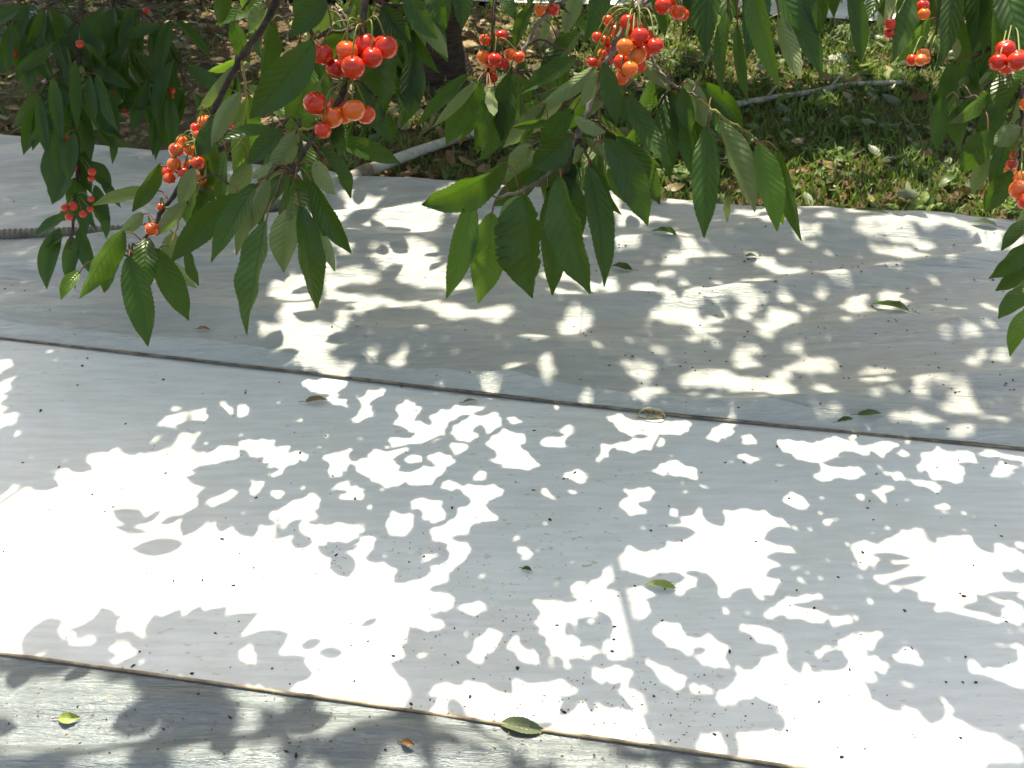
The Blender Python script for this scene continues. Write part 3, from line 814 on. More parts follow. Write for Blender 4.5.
lb = MB()
r = random.Random(6)
cnt = 0
while cnt < 3000:
    x, y = r.uniform(-3.7, 3.9), r.uniform(3.0, 7.2)
    if not in_strip(x, y): continue
    px, py, d = proj(Vector((x, y, 0)))
    if px < -80 or px > 1110: continue
    cnt += 1
    z = ground_z(x, y) + r.uniform(0.002, 0.03)
    L = r.uniform(0.03, 0.105)
    a = r.uniform(0, 6.28)
    B = Vector((x, y, z)); T = B + Vector((math.cos(a) * L, math.sin(a) * L, r.uniform(-0.2, 0.35) * L))
    nr = Vector((r.gauss(0, .55), r.gauss(0, .55), 1 if r.random() < .6 else -1))
    right = px > 520
    mi = r.choices([0, 1, 2, 3], [5, 2, 3, 6] if right else [1, 6, 8, 1])[0]
    leaf(lb, B, T, nr, L * r.uniform(.3, .45), r.uniform(0, .6), r.uniform(-.12, .16), 6, 1, 0, r, r.uniform(-.8, .8), mi)
tag(lb.build('leaf_litter', [M['leaf_fall'], M['leaf_dry'], M['leaf_brown'], M['leaf_grey']]), 'withered green and brown leaf litter strewn over the orchard ground behind the sheets', 'leaf litter', kind='stuff')

# straw bits among the litter on the left
sb = MB()
r = random.Random(9)
cnt = 0
while cnt < 1500:
    x, y = r.uniform(-3.7, 1.5), r.uniform(3.0, 7.0)
    if not in_strip(x, y): continue
    px, py, d = proj(Vector((x, y, 0)))
    if px > 640 or r.random() > 1 - max(0, (px - 300) / 380): continue
    cnt += 1
    z = ground_z(x, y) + r.uniform(0.003, 0.02)
    a = r.uniform(0, 3.14); L = r.uniform(0.02, 0.09)
    v = Vector((math.cos(a), math.sin(a), r.uniform(-.15, .25))) * L
    sb.tube([Vector((x, y, z)), Vector((x, y, z)) + v * .5 + Vector((0, 0, .004)), Vector((x, y, z)) + v], r.uniform(.0008, .0022), 4)
tag(sb.build('straw', simple('straw', (0.22, 0.15, 0.08), (0.46, 0.36, 0.2), 20, 0.8)), 'dry straw and twig bits on the brown ground at upper left', 'straw', kind='stuff')

# pale pole, stick, hose, clod, stone, net
def on_ground(px, py, dz=0.0):
    g = gp(px, py, 0.02)
    return Vector((g.x, g.y, max(0.016, ground_z(g.x, g.y)) + dz))
mb = MB()
P = [on_ground(318, 200, .03), on_ground(345, 187, .03), on_ground(400, 164, .028), on_ground(440, 152, .026), on_ground(480, 141, .024)]
P = spline(P, 8)
mb.tube(P, [0.027 - 0.009 * i / len(P) + 0.0012 * mnoise.noise(Vector((i * .7, 0, 0))) for i in range(len(P))], 14)
root = empty('pole', P[0])
o = mb.build('shaft', M['pole'], root)
cb = MB()
k = 11
dv = (P[k + 1] - P[k]).normalized()
cb.tube([P[k] - dv * .03, P[k], P[k] + dv * .03], [0.0285, 0.0292, 0.0280], 14)
cb.build('joint_band', M['hem_dark'], root)
tag(root, 'weathered pale pole half in grass along the far edge of the silver sheet', 'pole')

mb = MB()
P = spline([on_ground(700, 118, .02), on_ground(745, 107, .024), on_ground(805, 99, .026), on_ground(850, 93, .026), on_ground(905, 89, .02)], 6)
mb.tube(P, [0.017 - 0.007 * i / len(P) for i in range(len(P))], 8)
for i in (8, 15):
    mb.tube([P[i], P[i] + Vector((.05, .03, .05)), P[i] + Vector((.1, .02, .06))], [.006, .005, .002], 6)
tag(mb.build('stick', M['stick'], origin=P[0]), 'long pale dead stick lying across the green grass', 'stick')
mb = MB()
P = spline([on_ground(935, 62, .02), on_ground(965, 60, .035), on_ground(1000, 66, .03)], 6)
mb.tube(P, [0.014 - 0.005 * i / len(P) for i in range(len(P))], 8)
tag(mb.build('stick', M['stick'], origin=P[0]), 'short grey stick on the grass behind the right-hand leaves', 'stick')

mb = MB()
P = spline([on_ground(-120, 246, .018), on_ground(0, 241, .02), on_ground(130, 236, .02), on_ground(215, 226, .02), on_ground(266, 214, .02), on_ground(310, 203, .02)], 10)
# resample evenly so that each corrugation is modelled
D = [0]
for a, b in zip(P[:-1], P[1:]): D.append(D[-1] + (b - a).length)
Q, rr = [], []
n = int(D[-1] / 0.0045)
j = 0
for i in range(n):
    s = D[-1] * i / (n - 1)
    while j < len(D) - 2 and D[j + 1] < s: j += 1
    Q.append(P[j].lerp(P[j + 1], (s - D[j]) / max(1e-9, D[j + 1] - D[j])))
    rr.append(0.0195 + (0.0022 if i % 4 in (0, 1) else -0.0016))
mb.tube([q + Vector((0, 0, .006)) for q in Q], rr, 12)
tag(mb.build('hose', M['hose'], origin=Q[0]), 'grey-brown corrugated hose lying over the left end of the silver sheet', 'hose')

def lump(name, px, py, sx, sy, sz, mat, seed, label, cat):
    g = gp(px, py, 0.02)
    c = Vector((g.x, g.y, ground_z(g.x, g.y) + sz * 0.35))
    mb = MB()
    vs, fs = [], []
    nu, nv = 18, 12
    for j in range(nv + 1):
        th = math.pi * j / nv
        for i in range(nu):
            ph = 2 * math.pi * i / nu
            v = Vector((math.sin(th) * math.cos(ph), math.sin(th) * math.sin(ph), math.cos(th)))
            k = 1 + 0.35 * mnoise.fractal(v * 1.6 + Vector((seed, 0, 0)), 0.8, 2.1, 4)
            vs.append(c + Vector((v.x * sx, v.y * sy, v.z * sz)) * k)
    for j in range(nv):
        for i in range(nu):
            i2 = (i + 1) % nu
            fs.append((j * nu + i, (j + 1) * nu + i, (j + 1) * nu + i2, j * nu + i2))
    mb.add(vs, fs)
    tag(mb.build(name, mat, origin=c), label, cat)
lump('soil_clod', 546, 46, .085, .07, .075, M['clod'], 3, 'sunlit tan clod of dry earth behind the central leaves', 'clod')
lump('stone', 838, 62, .07, .05, .022, M['stone'], 8, 'flat pale sunlit stone in the grass below the hanging leaves', 'stone')
lump('stone', 815, 55, .05, .045, .02, M['clod'], 15, 'small pinkish-tan stone beside the flat pale one', 'stone')
lump('stone', 470, 50, .06, .05, .03, M['clod'], 25, 'tan lump of earth near the dark trunk', 'clod')

g = gp(28, 34)
mb = MB()
r = random.Random(4)
for i in range(26):
    c = Vector((g.x + r.uniform(-.16, .16), g.y + r.uniform(-.08, .30), ground_z(g.x, g.y)))
    a = r.uniform(0, 6.28); L = r.uniform(.08, .26)
    p = [c + Vector((0, 0, .012 + r.uniform(0, .03)))]
    for k in range(4):
        a += r.uniform(-.6, .6)
        p.append(p[-1] + Vector((math.cos(a), math.sin(a), r.uniform(-.2, .3))) * L / 4)
        if p[-1].z < c.z + .008: p[-1].z = c.z + .01
    mb.tube(spline(p, 3), .0022, 4)
tag(mb.build('garden_net', M['net'], origin=g), 'tangle of teal netting cord on the ground at the top left corner', 'netting')

# ------------------------------------------------------------------ fallen leaves on the sheets
def sheet_z(x, y):
    if y > mid_f(x): return 0.016 + h_silver(x, y) + 0.012
    if y > low_f(x): return 0.004 + h_white(x, y) + 0.012
    return 0.016 + h_silver(x, y) + 0.012
FG = 'fallen leaves on the sheets'
def fallen(px0, py0, px1, py1, w, mat, label, fold=.5, seed=0, bow=.06, jag=.1, up=1):
    r = random.Random(seed + int(px0))
    a, b = gp(px0, py0, .02), gp(px1, py1, .02)
    for p in (a, b): p.z = sheet_z(p.x, p.y) + 0.004
    b.z += 0.006 * r.random()
    L = (b - a).length
    mb = MB()
    n = Vector((r.uniform(-.25, .25), r.uniform(-.45, .05), up))
    leaf(mb, a, b, n, w * L, fold + .25, bow + r.uniform(0, .05), 20, 2, .05, r, r.choice((-1, 1)) * r.uniform(.4, 1.0), 0, jag + .1, r.uniform(-.06, .06))
    ax = (a - b).normalized()
    mb.tube(spline([a + ax * -.003, a + ax * L * .14 + Vector((0, 0, .002)), a + ax * L * .26], 3), .0009, 5, 1)
    tag(mb.build('fallen_leaf', [mat, M['petiole']], origin=a), label, 'fallen leaf', FG)
FL, FD, FB, FGY = M['leaf_fall'], M['leaf_dry'], M['leaf_brown'], M['leaf_grey']
fallen(906, 324, 869, 309, .33, M['leaf'], 'dark green folded leaf alone on the right part of the silver sheet', .7)
fallen(996, 231, 967, 232, .36, FL, 'green leaf with a pale spot at the far right edge of the silver sheet', .4)
fallen(886, 227, 850, 222, .12, FL, 'narrow pale green leaf near the far edge beside the grass', .3)
fallen(676, 246, 650, 240, .40, M['leaf'], 'dark leaf on the silver sheet just right of the big central leaves', .6)
fallen(756, 262, 744, 262, .5, FGY, 'tiny grey-green leaf under the bright yellow-green shoot leaves', .3)
fallen(632, 274, 610, 270, .4, M['leaf'], 'small dark leaf peeping out beside the central leaf tips', .5)
fallen(305, 401, 329, 400, .36, FD, 'tan dry leaf on the white sheet near its upper hem at left', .6)
fallen(463, 402, 478, 401, .3, FD, 'small yellowish scrap on the hem at centre', .5)
fallen(855, 422, 880, 421, .28, FL, 'slim green leaf just above the brown hem at right', .35)
fallen(835, 431, 851, 428, .32, M['leaf'], 'small dark leaf scrap touching the brown hem at right', .5)
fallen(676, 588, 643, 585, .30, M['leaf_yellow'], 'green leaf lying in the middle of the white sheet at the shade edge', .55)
fallen(499, 724, 547, 731, .32, M['leaf_dull'], 'folded grey-green leaf lying across the tan lower hem', .75)
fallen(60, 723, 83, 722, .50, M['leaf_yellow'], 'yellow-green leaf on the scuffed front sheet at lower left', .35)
fallen(199, 336, 213, 340, .28, FB, 'orange-brown bud scale below the left hanging leaves', .4)
fallen(402, 752, 416, 756, .45, FB, 'crumpled red-brown scrap on the front sheet at the bottom', .7)
fallen(522, 569, 532, 572, .5, M['leaf'], 'tiny green sprig scrap at the centre of the white sheet', .5)
fallen(650, 207, 668, 205, .3, FD, 'tan dry leaf on the far edge of the silver sheet beneath the central leaves', .5)
# the curled dry leaf that has only its rim and veins left
c = gp(652, 416, .03); c.z = sheet_z(c.x, c.y + .02) + .003
mb = MB()
arc = [c + Vector((math.cos(a) * -.036, .008 + .004 * math.sin(2 * a), math.sin(a) * .030)) for a in [math.pi * i / 12 for i in range(13)]]
mb.tube(arc, [.0022 + .0008 * math.sin(i * 1.7) for i in range(13)], 6)
for i in (3, 5, 6, 8, 10):
    mb.tube([c + Vector((0, .008, .001)), c.lerp(arc[i], .5) + Vector((0, .004, 0)), arc[i]], .0009, 5)
mb.tube([arc[0], arc[0].lerp(arc[-1], .5) + Vector((0, -.004, -.001)), arc[-1]], .0018, 6)
tag(mb.build('leaf_skeleton', simple('leaf_rim', (.20, .17, .07), (.36, .32, .17), 60, .7), origin=c), 'curled dry leaf skeleton with a dark rim standing on the brown hem', 'dry leaf')

# crumbs of soil and flower remains on the sheets
db = MB()
r = random.Random(15)
def crumb(px, py, size, mi, flat=.6):
    g = gp(px, py, .02)
    if g.y > far_f(g.x) - .02: return
    z = sheet_z(g.x, g.y)
    s = size
    a = r.uniform(0, 3.14)
    ax = Vector((math.cos(a), math.sin(a), 0)) * s * r.uniform(.8, 1.6); ay = Vector((-math.sin(a), math.cos(a), 0)) * s * r.uniform(.5, .9)
    c = Vector((g.x, g.y, z + s * flat * .4)); up = Vector((0, 0, s * flat))
    vs = [c + up] + [c + ax * math.cos(q) * r.uniform(.8, 1.1) + ay * math.sin(q) * r.uniform(.8, 1.1) for q in [i * math.pi / 3 for i in range(6)]] + [c - up]
    db.add(vs, [(0, 1 + i, 1 + (i + 1) % 6) for i in range(6)] + [(7, 1 + (i + 1) % 6, 1 + i) for i in range(6)], None, mi)
for _ in range(250):
    crumb(r.uniform(0, 1024), r.uniform(200, 768), r.uniform(.0018, .0042), 0)
for _ in range(160):
    crumb(r.uniform(560, 1024), r.uniform(235, 400), r.uniform(.0022, .0045), 0)
for px, py in [(82, 365), (163, 378), (245, 391), (40, 409), (125, 422), (92, 493), (300, 452), (222, 538), (133, 665), (175, 684), (3, 550), (550, 519), (651, 530), (575, 471), (416, 409), (424, 556), (452, 507), (797, 589), (730, 650), (976, 682), (715, 733), (842, 756), (850, 669), (756, 540), (863, 551), (974, 564), (355, 498), (635, 585), (557, 624), (614, 638), (354, 680), (470, 695), (777, 446), (870, 500), (868, 507), (905, 610), (902, 770), (964, 595)]:
    crumb(px, py, r.uniform(.0035, .0052), 0)
for _ in range(420):
    cx, cy = r.choice([(450, 640), (560, 690), (640, 700), (260, 560), (300, 560), (400, 560), (250, 430), (730, 720), (480, 620)])
    crumb(r.gauss(cx, 60), r.gauss(cy, 22), r.uniform(.0010, .0024), 1, .3)
for _ in range(220):
    crumb(r.uniform(0, 700), r.uniform(690, 768), r.uniform(.0012, .003), 1, .35)
tag(db.build('dirt', [M['speck'], M['speck_brown']], smooth=False), 'black and brown specks of dirt scattered over the plastic sheets', 'dirt specks', kind='stuff')

# ------------------------------------------------------------------ the cherry tree: trunk, limbs and the crown that shades the place
ROWS = {128: '99999999999999999999999999999999', 160: '99999999998788888888888888888888', 192: '99999999995567777777655677775567',
        224: '99999998875555566677766777743344', 256: '99999998774445666777777777765566', 288: '99999987644455666788888888888888',
        320: '99999998755445555447777878887777', 352: '67764577777688888888876777777677', 384: '14762376788788999987767767777777',
        416: '17872386788856458997356767777677', 448: '66410177877767567899668864546775'[:32], 480: '54100179976456699979756985577999',
        512: '21035358876556689999885325777689', 544: '00016510366455699996331157543236', 576: '00000000014344799676341167654016',
        608: '04132432123446798457677657784555', 640: '28888988854347888765676546778974', 672: '66468888853348645886587103688876',
        704: '53357765445567201886488510013675', 736: '55478753346765555654456210012345'}
KEYS = sorted(ROWS)
GRID = np.array([[int(ch) for ch in ROWS[k]] for k in KEYS], dtype=float) / 9.0
res = 0.0075
X0, X1, Y0, Y1 = -4.2, 4.2, 0.75, 7.3
nxg, nyg = int((X1 - X0) / res), int((Y1 - Y0) / res)
gx = X0 + (np.arange(nxg) + .5) * res
gy = Y0 + (np.arange(nyg) + .5) * res
GX, GY = np.meshgrid(gx, gy, indexing='ij')
dep = GY * FW.y + (0 - CAM.z) * FW.z
PX = 512 + F * GX / dep
PY = 384 - F * (GY * UP.y + (0 - CAM.z) * UP.z) / dep
ci = np.clip((PX - 16) / 32, 0, 30.999); cj = np.clip((PY - 144) / 32, 0, len(KEYS) - 1.001)
i0, j0 = ci.astype(int), cj.astype(int)
fi, fj = ci - i0, cj - j0
FRAC = (GRID[j0, i0] * (1 - fi) * (1 - fj) + GRID[j0, i0 + 1] * fi * (1 - fj) + GRID[j0 + 1, i0] * (1 - fi) * fj + GRID[j0 + 1, i0 + 1] * fi * fj)
FRAC = np.clip(FRAC ** 0.88, 0, 1)
FRAC = np.where(PY < 140, np.where(PX < 230, 0.93, np.where(PX < 520, 0.60, np.where(PY > 92, 0.95, 0.42))), FRAC)
FRAC = np.where((PY < 168) & (PY >= 130) & (PX > 560), 0.95, np.where((PY < 212) & (PY >= 168) & (PX > 640), 0.45, FRAC))
NFY = np.array([nf(x) for x in gx])
FRAC = np.where(GY > NFY[:, None] - .1, 0.88, FRAC)
def vnoise(cell, seed):
    rs = np.random.RandomState(seed)
    a, b = int((X1 - X0) / cell) + 3, int((Y1 - Y0) / cell) + 3
    g = rs.rand(a, b)
    u, v = (GX - X0) / cell, (GY - Y0) / cell
    a0, b0 = u.astype(int), v.astype(int)
    s, t_ = u - a0, v - b0
    s, t_ = s * s * (3 - 2 * s), t_ * t_ * (3 - 2 * t_)
    return g[a0, b0] * (1 - s) * (1 - t_) + g[a0 + 1, b0] * s * (1 - t_) + g[a0, b0 + 1] * (1 - s) * t_ + g[a0 + 1, b0 + 1] * s * t_
NZ = vnoise(0.13, 1) * .40 + vnoise(0.05, 2) * .60
order = NZ.ravel().argsort().argsort().reshape(NZ.shape) / NZ.size
MASK = order < (FRAC * 1.04 - 0.02)
view = (np.abs(GX) < dep * 0.51 + 0.45)
MASK &= view
# how the sun comes through the crown: patches of sunlight (+) and shade inside them (-), surveyed on the sheets
SUNLIT = [
(0, 340, """+470,170 600,120 700,125 735,200 770,360 790,400 770,450 850,470 900,440 960,480 880,515 740,560 720,580 840,590 800,640 770,690 700,720 740,768 0,768 0,600 130,640 270,545 380,510 370,450 480,425 420,380 520,320 580,290 470,240 500,190
+0,220 120,210 200,240 170,340 60,400 0,410|+20,190 90,190 90,215 20,220|+260,180 340,185 340,215 260,215|+390,265 450,270 440,300 390,290|+330,335 380,340 360,370 320,365|+0,110 50,120 0,160
+750,150 850,140 880,200 780,220|+870,270 980,250 980,320 880,310|+780,250 830,260 810,340 780,330|+930,400 980,390 950,420|+970,440 1024,430 1024,480|+860,620 930,625 900,670 850,690"""),
(0, 532, "+0,0 1024,0 1024,176 0,176"),
(0, 576, """+0,0 1024,0 1024,180 900,210 790,240 740,200 740,150 690,170 590,265 480,230 520,180 440,195 330,220 260,270 255,205 180,220 140,280 170,350 0,330
+430,350 470,310 540,330 510,360|+600,295 665,285 640,305|+350,290 385,285 365,305|+850,300 900,275 930,290 880,310|+970,340 1024,335 1024,365 970,360|+980,250 1024,240 1024,280
+0,460 110,430 120,500 180,500 310,420 400,440 400,500 500,500 560,600 630,670 450,740 440,768 0,768|+930,520 1024,490 1024,700 960,680 1000,600"""),
(256, 340, """+0,10 330,30 300,60 340,80 280,110 330,150 390,170 300,170 100,120 60,60 0,40|+200,190 330,185 360,200 330,220 300,235 220,210|+290,245 360,270 370,280 320,270
+0,440 75,435 30,480 0,475|+30,505 130,450 110,475 40,510|+65,525 190,470 170,495 80,528|+190,490 220,480 210,510|+255,490 300,480 390,480 370,510 320,565 300,560 320,520
+435,250 470,225 510,225 465,240 460,270 440,270|+380,340 450,295 430,320 435,350 400,350|+570,285 610,275 650,310 605,340 600,360 570,355 590,330|+600,365 660,360 650,395
+540,430 660,425 720,365 750,370 720,420 670,440 560,438|+800,295 900,290 890,308 810,305|+705,330 735,325 735,355 710,350|+745,315 800,320 790,345 760,350
+795,385 850,340 960,325 970,375 935,380 910,345 870,360 865,400 890,412 820,412|+940,440 980,395 1024,410 1024,495 980,500 970,470 945,455|+770,455 845,448 830,462|+560,455 610,465 600,475
+450,490 490,465 560,480 540,500 500,495|+600,505 660,495 650,515|+670,485 740,500 800,490 800,510 740,520|+400,530 450,520 490,555 515,550 520,515 550,520 545,555 600,580 570,605 530,605 440,570
+645,535 700,550 760,545 690,565|+600,590 680,575 680,600 620,600|+740,605 795,605 790,630 750,630|+860,570 930,560 870,578|+935,515 980,512 950,528
+835,620 880,615 890,640 860,650|+885,660 930,630 990,630 930,660 890,668|+345,660 400,635 440,640 440,665 400,650|+330,605 380,608 340,622|+125,690 240,655 250,680 200,720 140,700|+75,740 110,710 150,720 130,765 80,760|+190,745 235,742 200,757
+610,685 740,675 730,695 650,695|+680,715 730,712 765,740 720,745|+820,720 870,700 880,675 890,700 950,735 920,745 870,725 850,765 800,768|+545,715 575,720 570,740 630,740 610,765 550,760|+50,550 100,560 90,575|+70,630 100,640 90,660|+0,590 20,600 10,640 0,640"""),
(512, 340, """+180,40 200,0 290,0 250,40|+430,180 480,150 570,155 560,230 470,190|+670,210 740,180 830,165 920,195 860,210 850,240 760,230 680,235|+880,85 960,60 1000,75 930,100 990,140 900,150|+960,240 1020,220 1024,270 980,265|+520,240 610,250 600,275 510,290|+980,310 1024,300 1024,330|+330,100 380,96 370,114|+570,80 640,95 600,105|+730,105 790,115 760,125|+700,35 740,45 710,65|+770,25 840,60 820,65|+80,50 130,55 100,65|+270,245 310,250 280,262|+780,280 830,275 810,300
+390,340 440,330 510,365 580,345 725,352 690,400 530,400 540,385 410,395 400,378 480,370|+425,460 490,430 640,422 620,440 500,455 440,472|+840,355 890,350 870,400 820,430 760,410 800,395|+915,450 940,410 1000,408 960,445|+890,485 990,490 960,505 920,500
+680,465 740,490 720,502 685,490|+575,540 650,508 740,550 700,570 610,560|+700,568 755,575 720,587|+120,420 210,423 200,440 130,434|+185,375 250,373 220,392|+0,405 60,410 30,430 0,430|+0,340 35,350 10,365|+0,480 50,465 80,525 0,525
+330,490 390,440 395,435 380,460 350,497|+225,570 280,548 315,575 260,585|+480,632 560,625 565,650 530,662 490,650|+445,690 480,682 520,710 500,742 475,740 480,710|+140,635 170,630 185,660 150,658
+630,640 690,645 720,620 800,605 720,635 690,650|+635,715 685,708 680,729|+830,520 870,540 840,542|+915,550 1000,570 960,577|+680,750 760,705 800,715 900,705 1024,710 1024,768 690,768|-790,740 830,745 820,758"""),
(768, 340, """+0,225 100,230 100,300 60,310 0,280|+320,215 440,205 520,215 490,240 400,225|+360,160 520,155 510,182 380,180|+400,295 460,280 560,280 430,302|+570,260 620,210 650,240 800,250 790,262 820,300 760,310 740,350 700,340 720,300 760,270 670,250 600,265|+845,370 900,350 970,375 950,384|+180,350 300,345 280,362|+600,410 650,412 640,430|+715,425 800,410 880,430 760,437|+665,38 740,38 720,54|+755,50 810,40 800,65|+820,140 850,100 880,110 830,165 800,155|+895,130 930,112 965,130 930,150|+30,60 150,70 120,84|+190,116 290,126 280,134|+40,185 130,190 70,202|+500,322 530,330 570,355|+980,280 1024,265 1024,290
+40,425 180,445 270,415 330,440 390,470 410,490 330,470 290,480 210,518 110,500 190,475 60,470|+400,450 530,440 440,500|+370,505 400,500 400,525 455,550 430,550|+195,560 220,540 300,550 350,530 390,545 390,580 320,585 260,575 205,600
+490,480 560,475 520,520 570,540 545,540 530,500|+600,480 720,475 650,530 610,560 590,540 620,500|+640,560 700,530 680,510 730,485 820,480 820,540 760,600 720,600 710,580 660,590|+455,540 500,530 555,555 510,598|+590,600 660,605 665,628 600,612|+720,618 755,620 740,632|+895,580 900,545 930,540 910,510 990,540 940,580|+820,478 1024,500 1024,518 860,492
+0,510 80,505 40,525|+90,575 130,575 110,595|+40,630 100,625 90,645|+50,670 110,650 155,680 150,710|+305,640 380,655 350,660|+405,660 470,610 500,625 460,640 470,675 420,672|+165,730 210,710 240,685 215,735|+305,700 360,682 340,705|+335,725 390,740 350,747|+520,715 560,722 530,732|+650,690 720,690 700,712 660,705|+895,702 935,708 930,718|+480,730 500,768 470,768|+0,730 70,750 80,768 0,768|+225,750 280,740 270,768 230,768"""),
(256, 532, """+0,10 60,20 90,70 240,90 250,140 310,160 340,210 370,220 420,210 400,180 420,150 480,165 580,175 560,215 620,240 760,205 720,225 640,245 690,280 790,310 700,350 640,400 740,400 600,460 550,470 580,530 380,525 350,480 330,440 300,450 310,500 270,500 240,470 190,490 210,520 130,515 80,480 130,430 0,450
-310,270 360,245 450,215 400,270 330,275|-430,300 520,255 630,250 560,295 450,308|-400,440 410,390 450,365 490,370 535,405 520,440|-440,480 530,460 520,490|+345,125 430,105 440,130 400,145
+190,20 330,10 440,15 390,45 320,55 250,70|+545,0 610,0 600,35 560,40|+430,60 490,75 450,95|+705,45 760,10 855,0 840,20 740,58|+790,70 860,95 800,135|+670,120 740,130 690,138|+730,185 790,140 810,150 740,190
+640,500 680,475 700,490 660,520|+870,540 940,435 960,445 890,545|+860,350 890,305 910,310 880,350|+1000,375 1024,360 1024,390|+930,570 960,560 970,585|+350,540 560,545 650,580 590,640 610,660 580,700 570,730 160,660 240,610 280,560|-350,575 460,570 560,590 430,600|-315,610 360,620 425,660 400,690 300,685
+815,690 860,650 960,640 1024,630 1024,760 900,768 870,710|+700,735 720,720 735,740|+740,655 760,650 765,695 750,690|+775,655 800,650 795,695 783,690|+210,530 270,535 230,570"""),
(256, 640, "+0,235 90,250 130,320 100,340 60,290 0,330|+240,280 300,265 560,310 540,340 450,380 330,470 230,490 140,470 250,400 300,350|+700,360 740,330 860,400 840,440 780,440 680,410|+900,400 1024,380 1024,512 880,480"),
(512, 532, """+600,15 650,0 770,0 860,15 980,10 1024,15 1024,50 880,35 770,50 640,60|+640,60 880,30 1024,60 1024,280 900,270 780,190 700,185 560,195 490,180 480,160 410,160 480,100 540,130 600,110|+780,195 1024,240 1024,300 990,260 940,250 910,300 850,285 780,240 700,255 660,290 640,250
+350,220 410,170 440,180 370,240|+235,275 300,240 350,250 350,285 260,290|+380,280 450,265 590,265 480,290 570,325 500,330|+100,305 200,330 320,310 480,325 350,345 290,350 220,390 160,410 100,380 160,360|+120,430 200,450 200,470 160,470|+190,540 210,460 250,455 220,530|+260,530 330,490 310,515
+430,360 460,370 440,420 430,470 500,480 510,500 410,530 390,450 430,430|+495,355 550,345 530,365|+600,310 630,308 620,332|+590,410 620,370 690,430 650,440 700,450 830,450 820,480 770,500 730,510 690,500 620,470|-720,510 750,485 790,485 760,515
+690,500 830,460 870,490 870,570 910,560 900,520 1024,530 1024,680 960,740 960,700 900,690 830,720 800,720 860,640 840,580 760,540|-860,500 905,520 905,570 880,585 865,560|+800,350 830,340 890,355 850,380|+880,430 960,400 1024,420 1024,460 930,430|+820,290 840,290 820,340
+330,595 370,580 490,585 490,605 340,610|+560,565 610,570 700,640 680,660 620,675 600,600|+720,665 800,645 820,660 740,685|+0,640 50,665 200,635 260,640 160,680 170,740 150,768 0,768|+430,670 480,675 550,725 520,728|+0,460 35,455 20,495 0,495|+55,525 90,520 90,560 60,555|+30,103 65,103 60,118"""),
(512, 640, """+215,370 260,300 300,290 290,340 250,390 210,395|+350,345 380,310 430,300 430,330 380,360|+455,330 490,315 490,340 460,345|+420,410 490,370 540,410 570,400 640,460 430,420|+300,400 340,375 360,410|+620,345 690,370 680,385 630,375|+670,420 700,415 700,450|+740,470 770,420 830,430 850,470 800,490|+910,420 1024,405 1024,512 920,490|+980,310 1024,270 1024,330
+0,440 150,400 220,420 240,440 340,470 420,480 380,512 60,512"""),
(768, 532, """+0,0 40,0 50,40 100,60 100,110 40,110 50,190 20,250 0,290|+80,10 120,0 110,40|+310,70 470,80 470,60 600,10 620,40 640,90 720,340 690,350 640,300 590,270 500,270 470,240 440,220 420,210 380,170 360,150|-390,160 450,140 540,135 585,155 500,175 430,200|-460,230 520,200 590,195 645,210 580,235
+680,80 700,50 830,40 950,90 1024,115 1024,170 950,170 930,200 1024,230 1024,270 840,275 920,305 1024,300 1024,430 920,400 860,375 700,345 660,300 640,100|-860,90 900,85 960,100 900,110|-770,330 850,315 960,325 970,345 850,358|-905,400 950,385 1010,405 950,425|-935,185 970,175 1024,200 1024,230 960,215|+960,60 1024,85 1024,100
+190,110 250,130 230,170 210,170|+300,165 340,165 340,205|+100,210 165,215 140,245|+270,265 310,250 350,285 310,280|+70,290 220,285 220,308 90,310 0,340 0,370 130,350 250,360 200,395 110,370|+230,415 300,380 370,375 350,400 250,420|+140,490 290,450 440,440 450,500 300,495 240,500 190,540|+0,420 60,440 60,490 0,480|+80,435 150,440 200,460|+340,345 420,330 400,355
+290,515 370,530 430,540 480,570 450,600 380,560|+0,530 130,540 170,600 270,590 330,560 420,610 360,650 480,710 500,768 60,768 60,740 0,735|+540,445 600,450 640,500 580,515 600,575 550,540 500,545 550,490|+655,400 720,430 690,432|+510,620 560,610 610,640 530,645|+680,630 720,595 760,600 720,630|+800,590 820,550 850,570 830,595
+820,500 900,490 930,520 1010,480 1024,440 1024,660 960,630 860,600 1000,560 1010,510 920,530 860,520|+530,700 570,705 600,740 560,745|+640,690 700,700 740,745 820,750 800,768 660,768|+870,680 950,700 890,694"""),
(768, 704, "+40,50 470,30 670,70 830,125 950,190 1024,256 0,256 0,180 100,120"),
(740, 704, "+0,256 0,170 120,130 120,256"),
(256, 190, """+300,180 360,120 600,110 760,100 730,200 620,230 560,190 400,200 390,240 300,240|+400,270 500,280 640,270 730,290 720,330 600,300 500,290|+500,300 640,300 730,330 740,420 860,460 800,440 600,420 440,330|+280,290 330,330 300,380 380,400 300,430 380,460 440,470 520,470 560,500 760,520 850,540 820,590 760,580 680,530 560,540 500,500 430,580 400,560 420,530 330,490 280,480
+60,400 210,380 230,480 120,500 60,440|+120,520 250,500 210,590 330,640 330,690 200,640 100,600|+870,560 1024,540 1024,570 930,600|+640,620 690,620 670,660|+440,700 490,700 470,750|+560,700 610,690 600,760 540,750|+340,60 480,80 500,120 360,110"""),
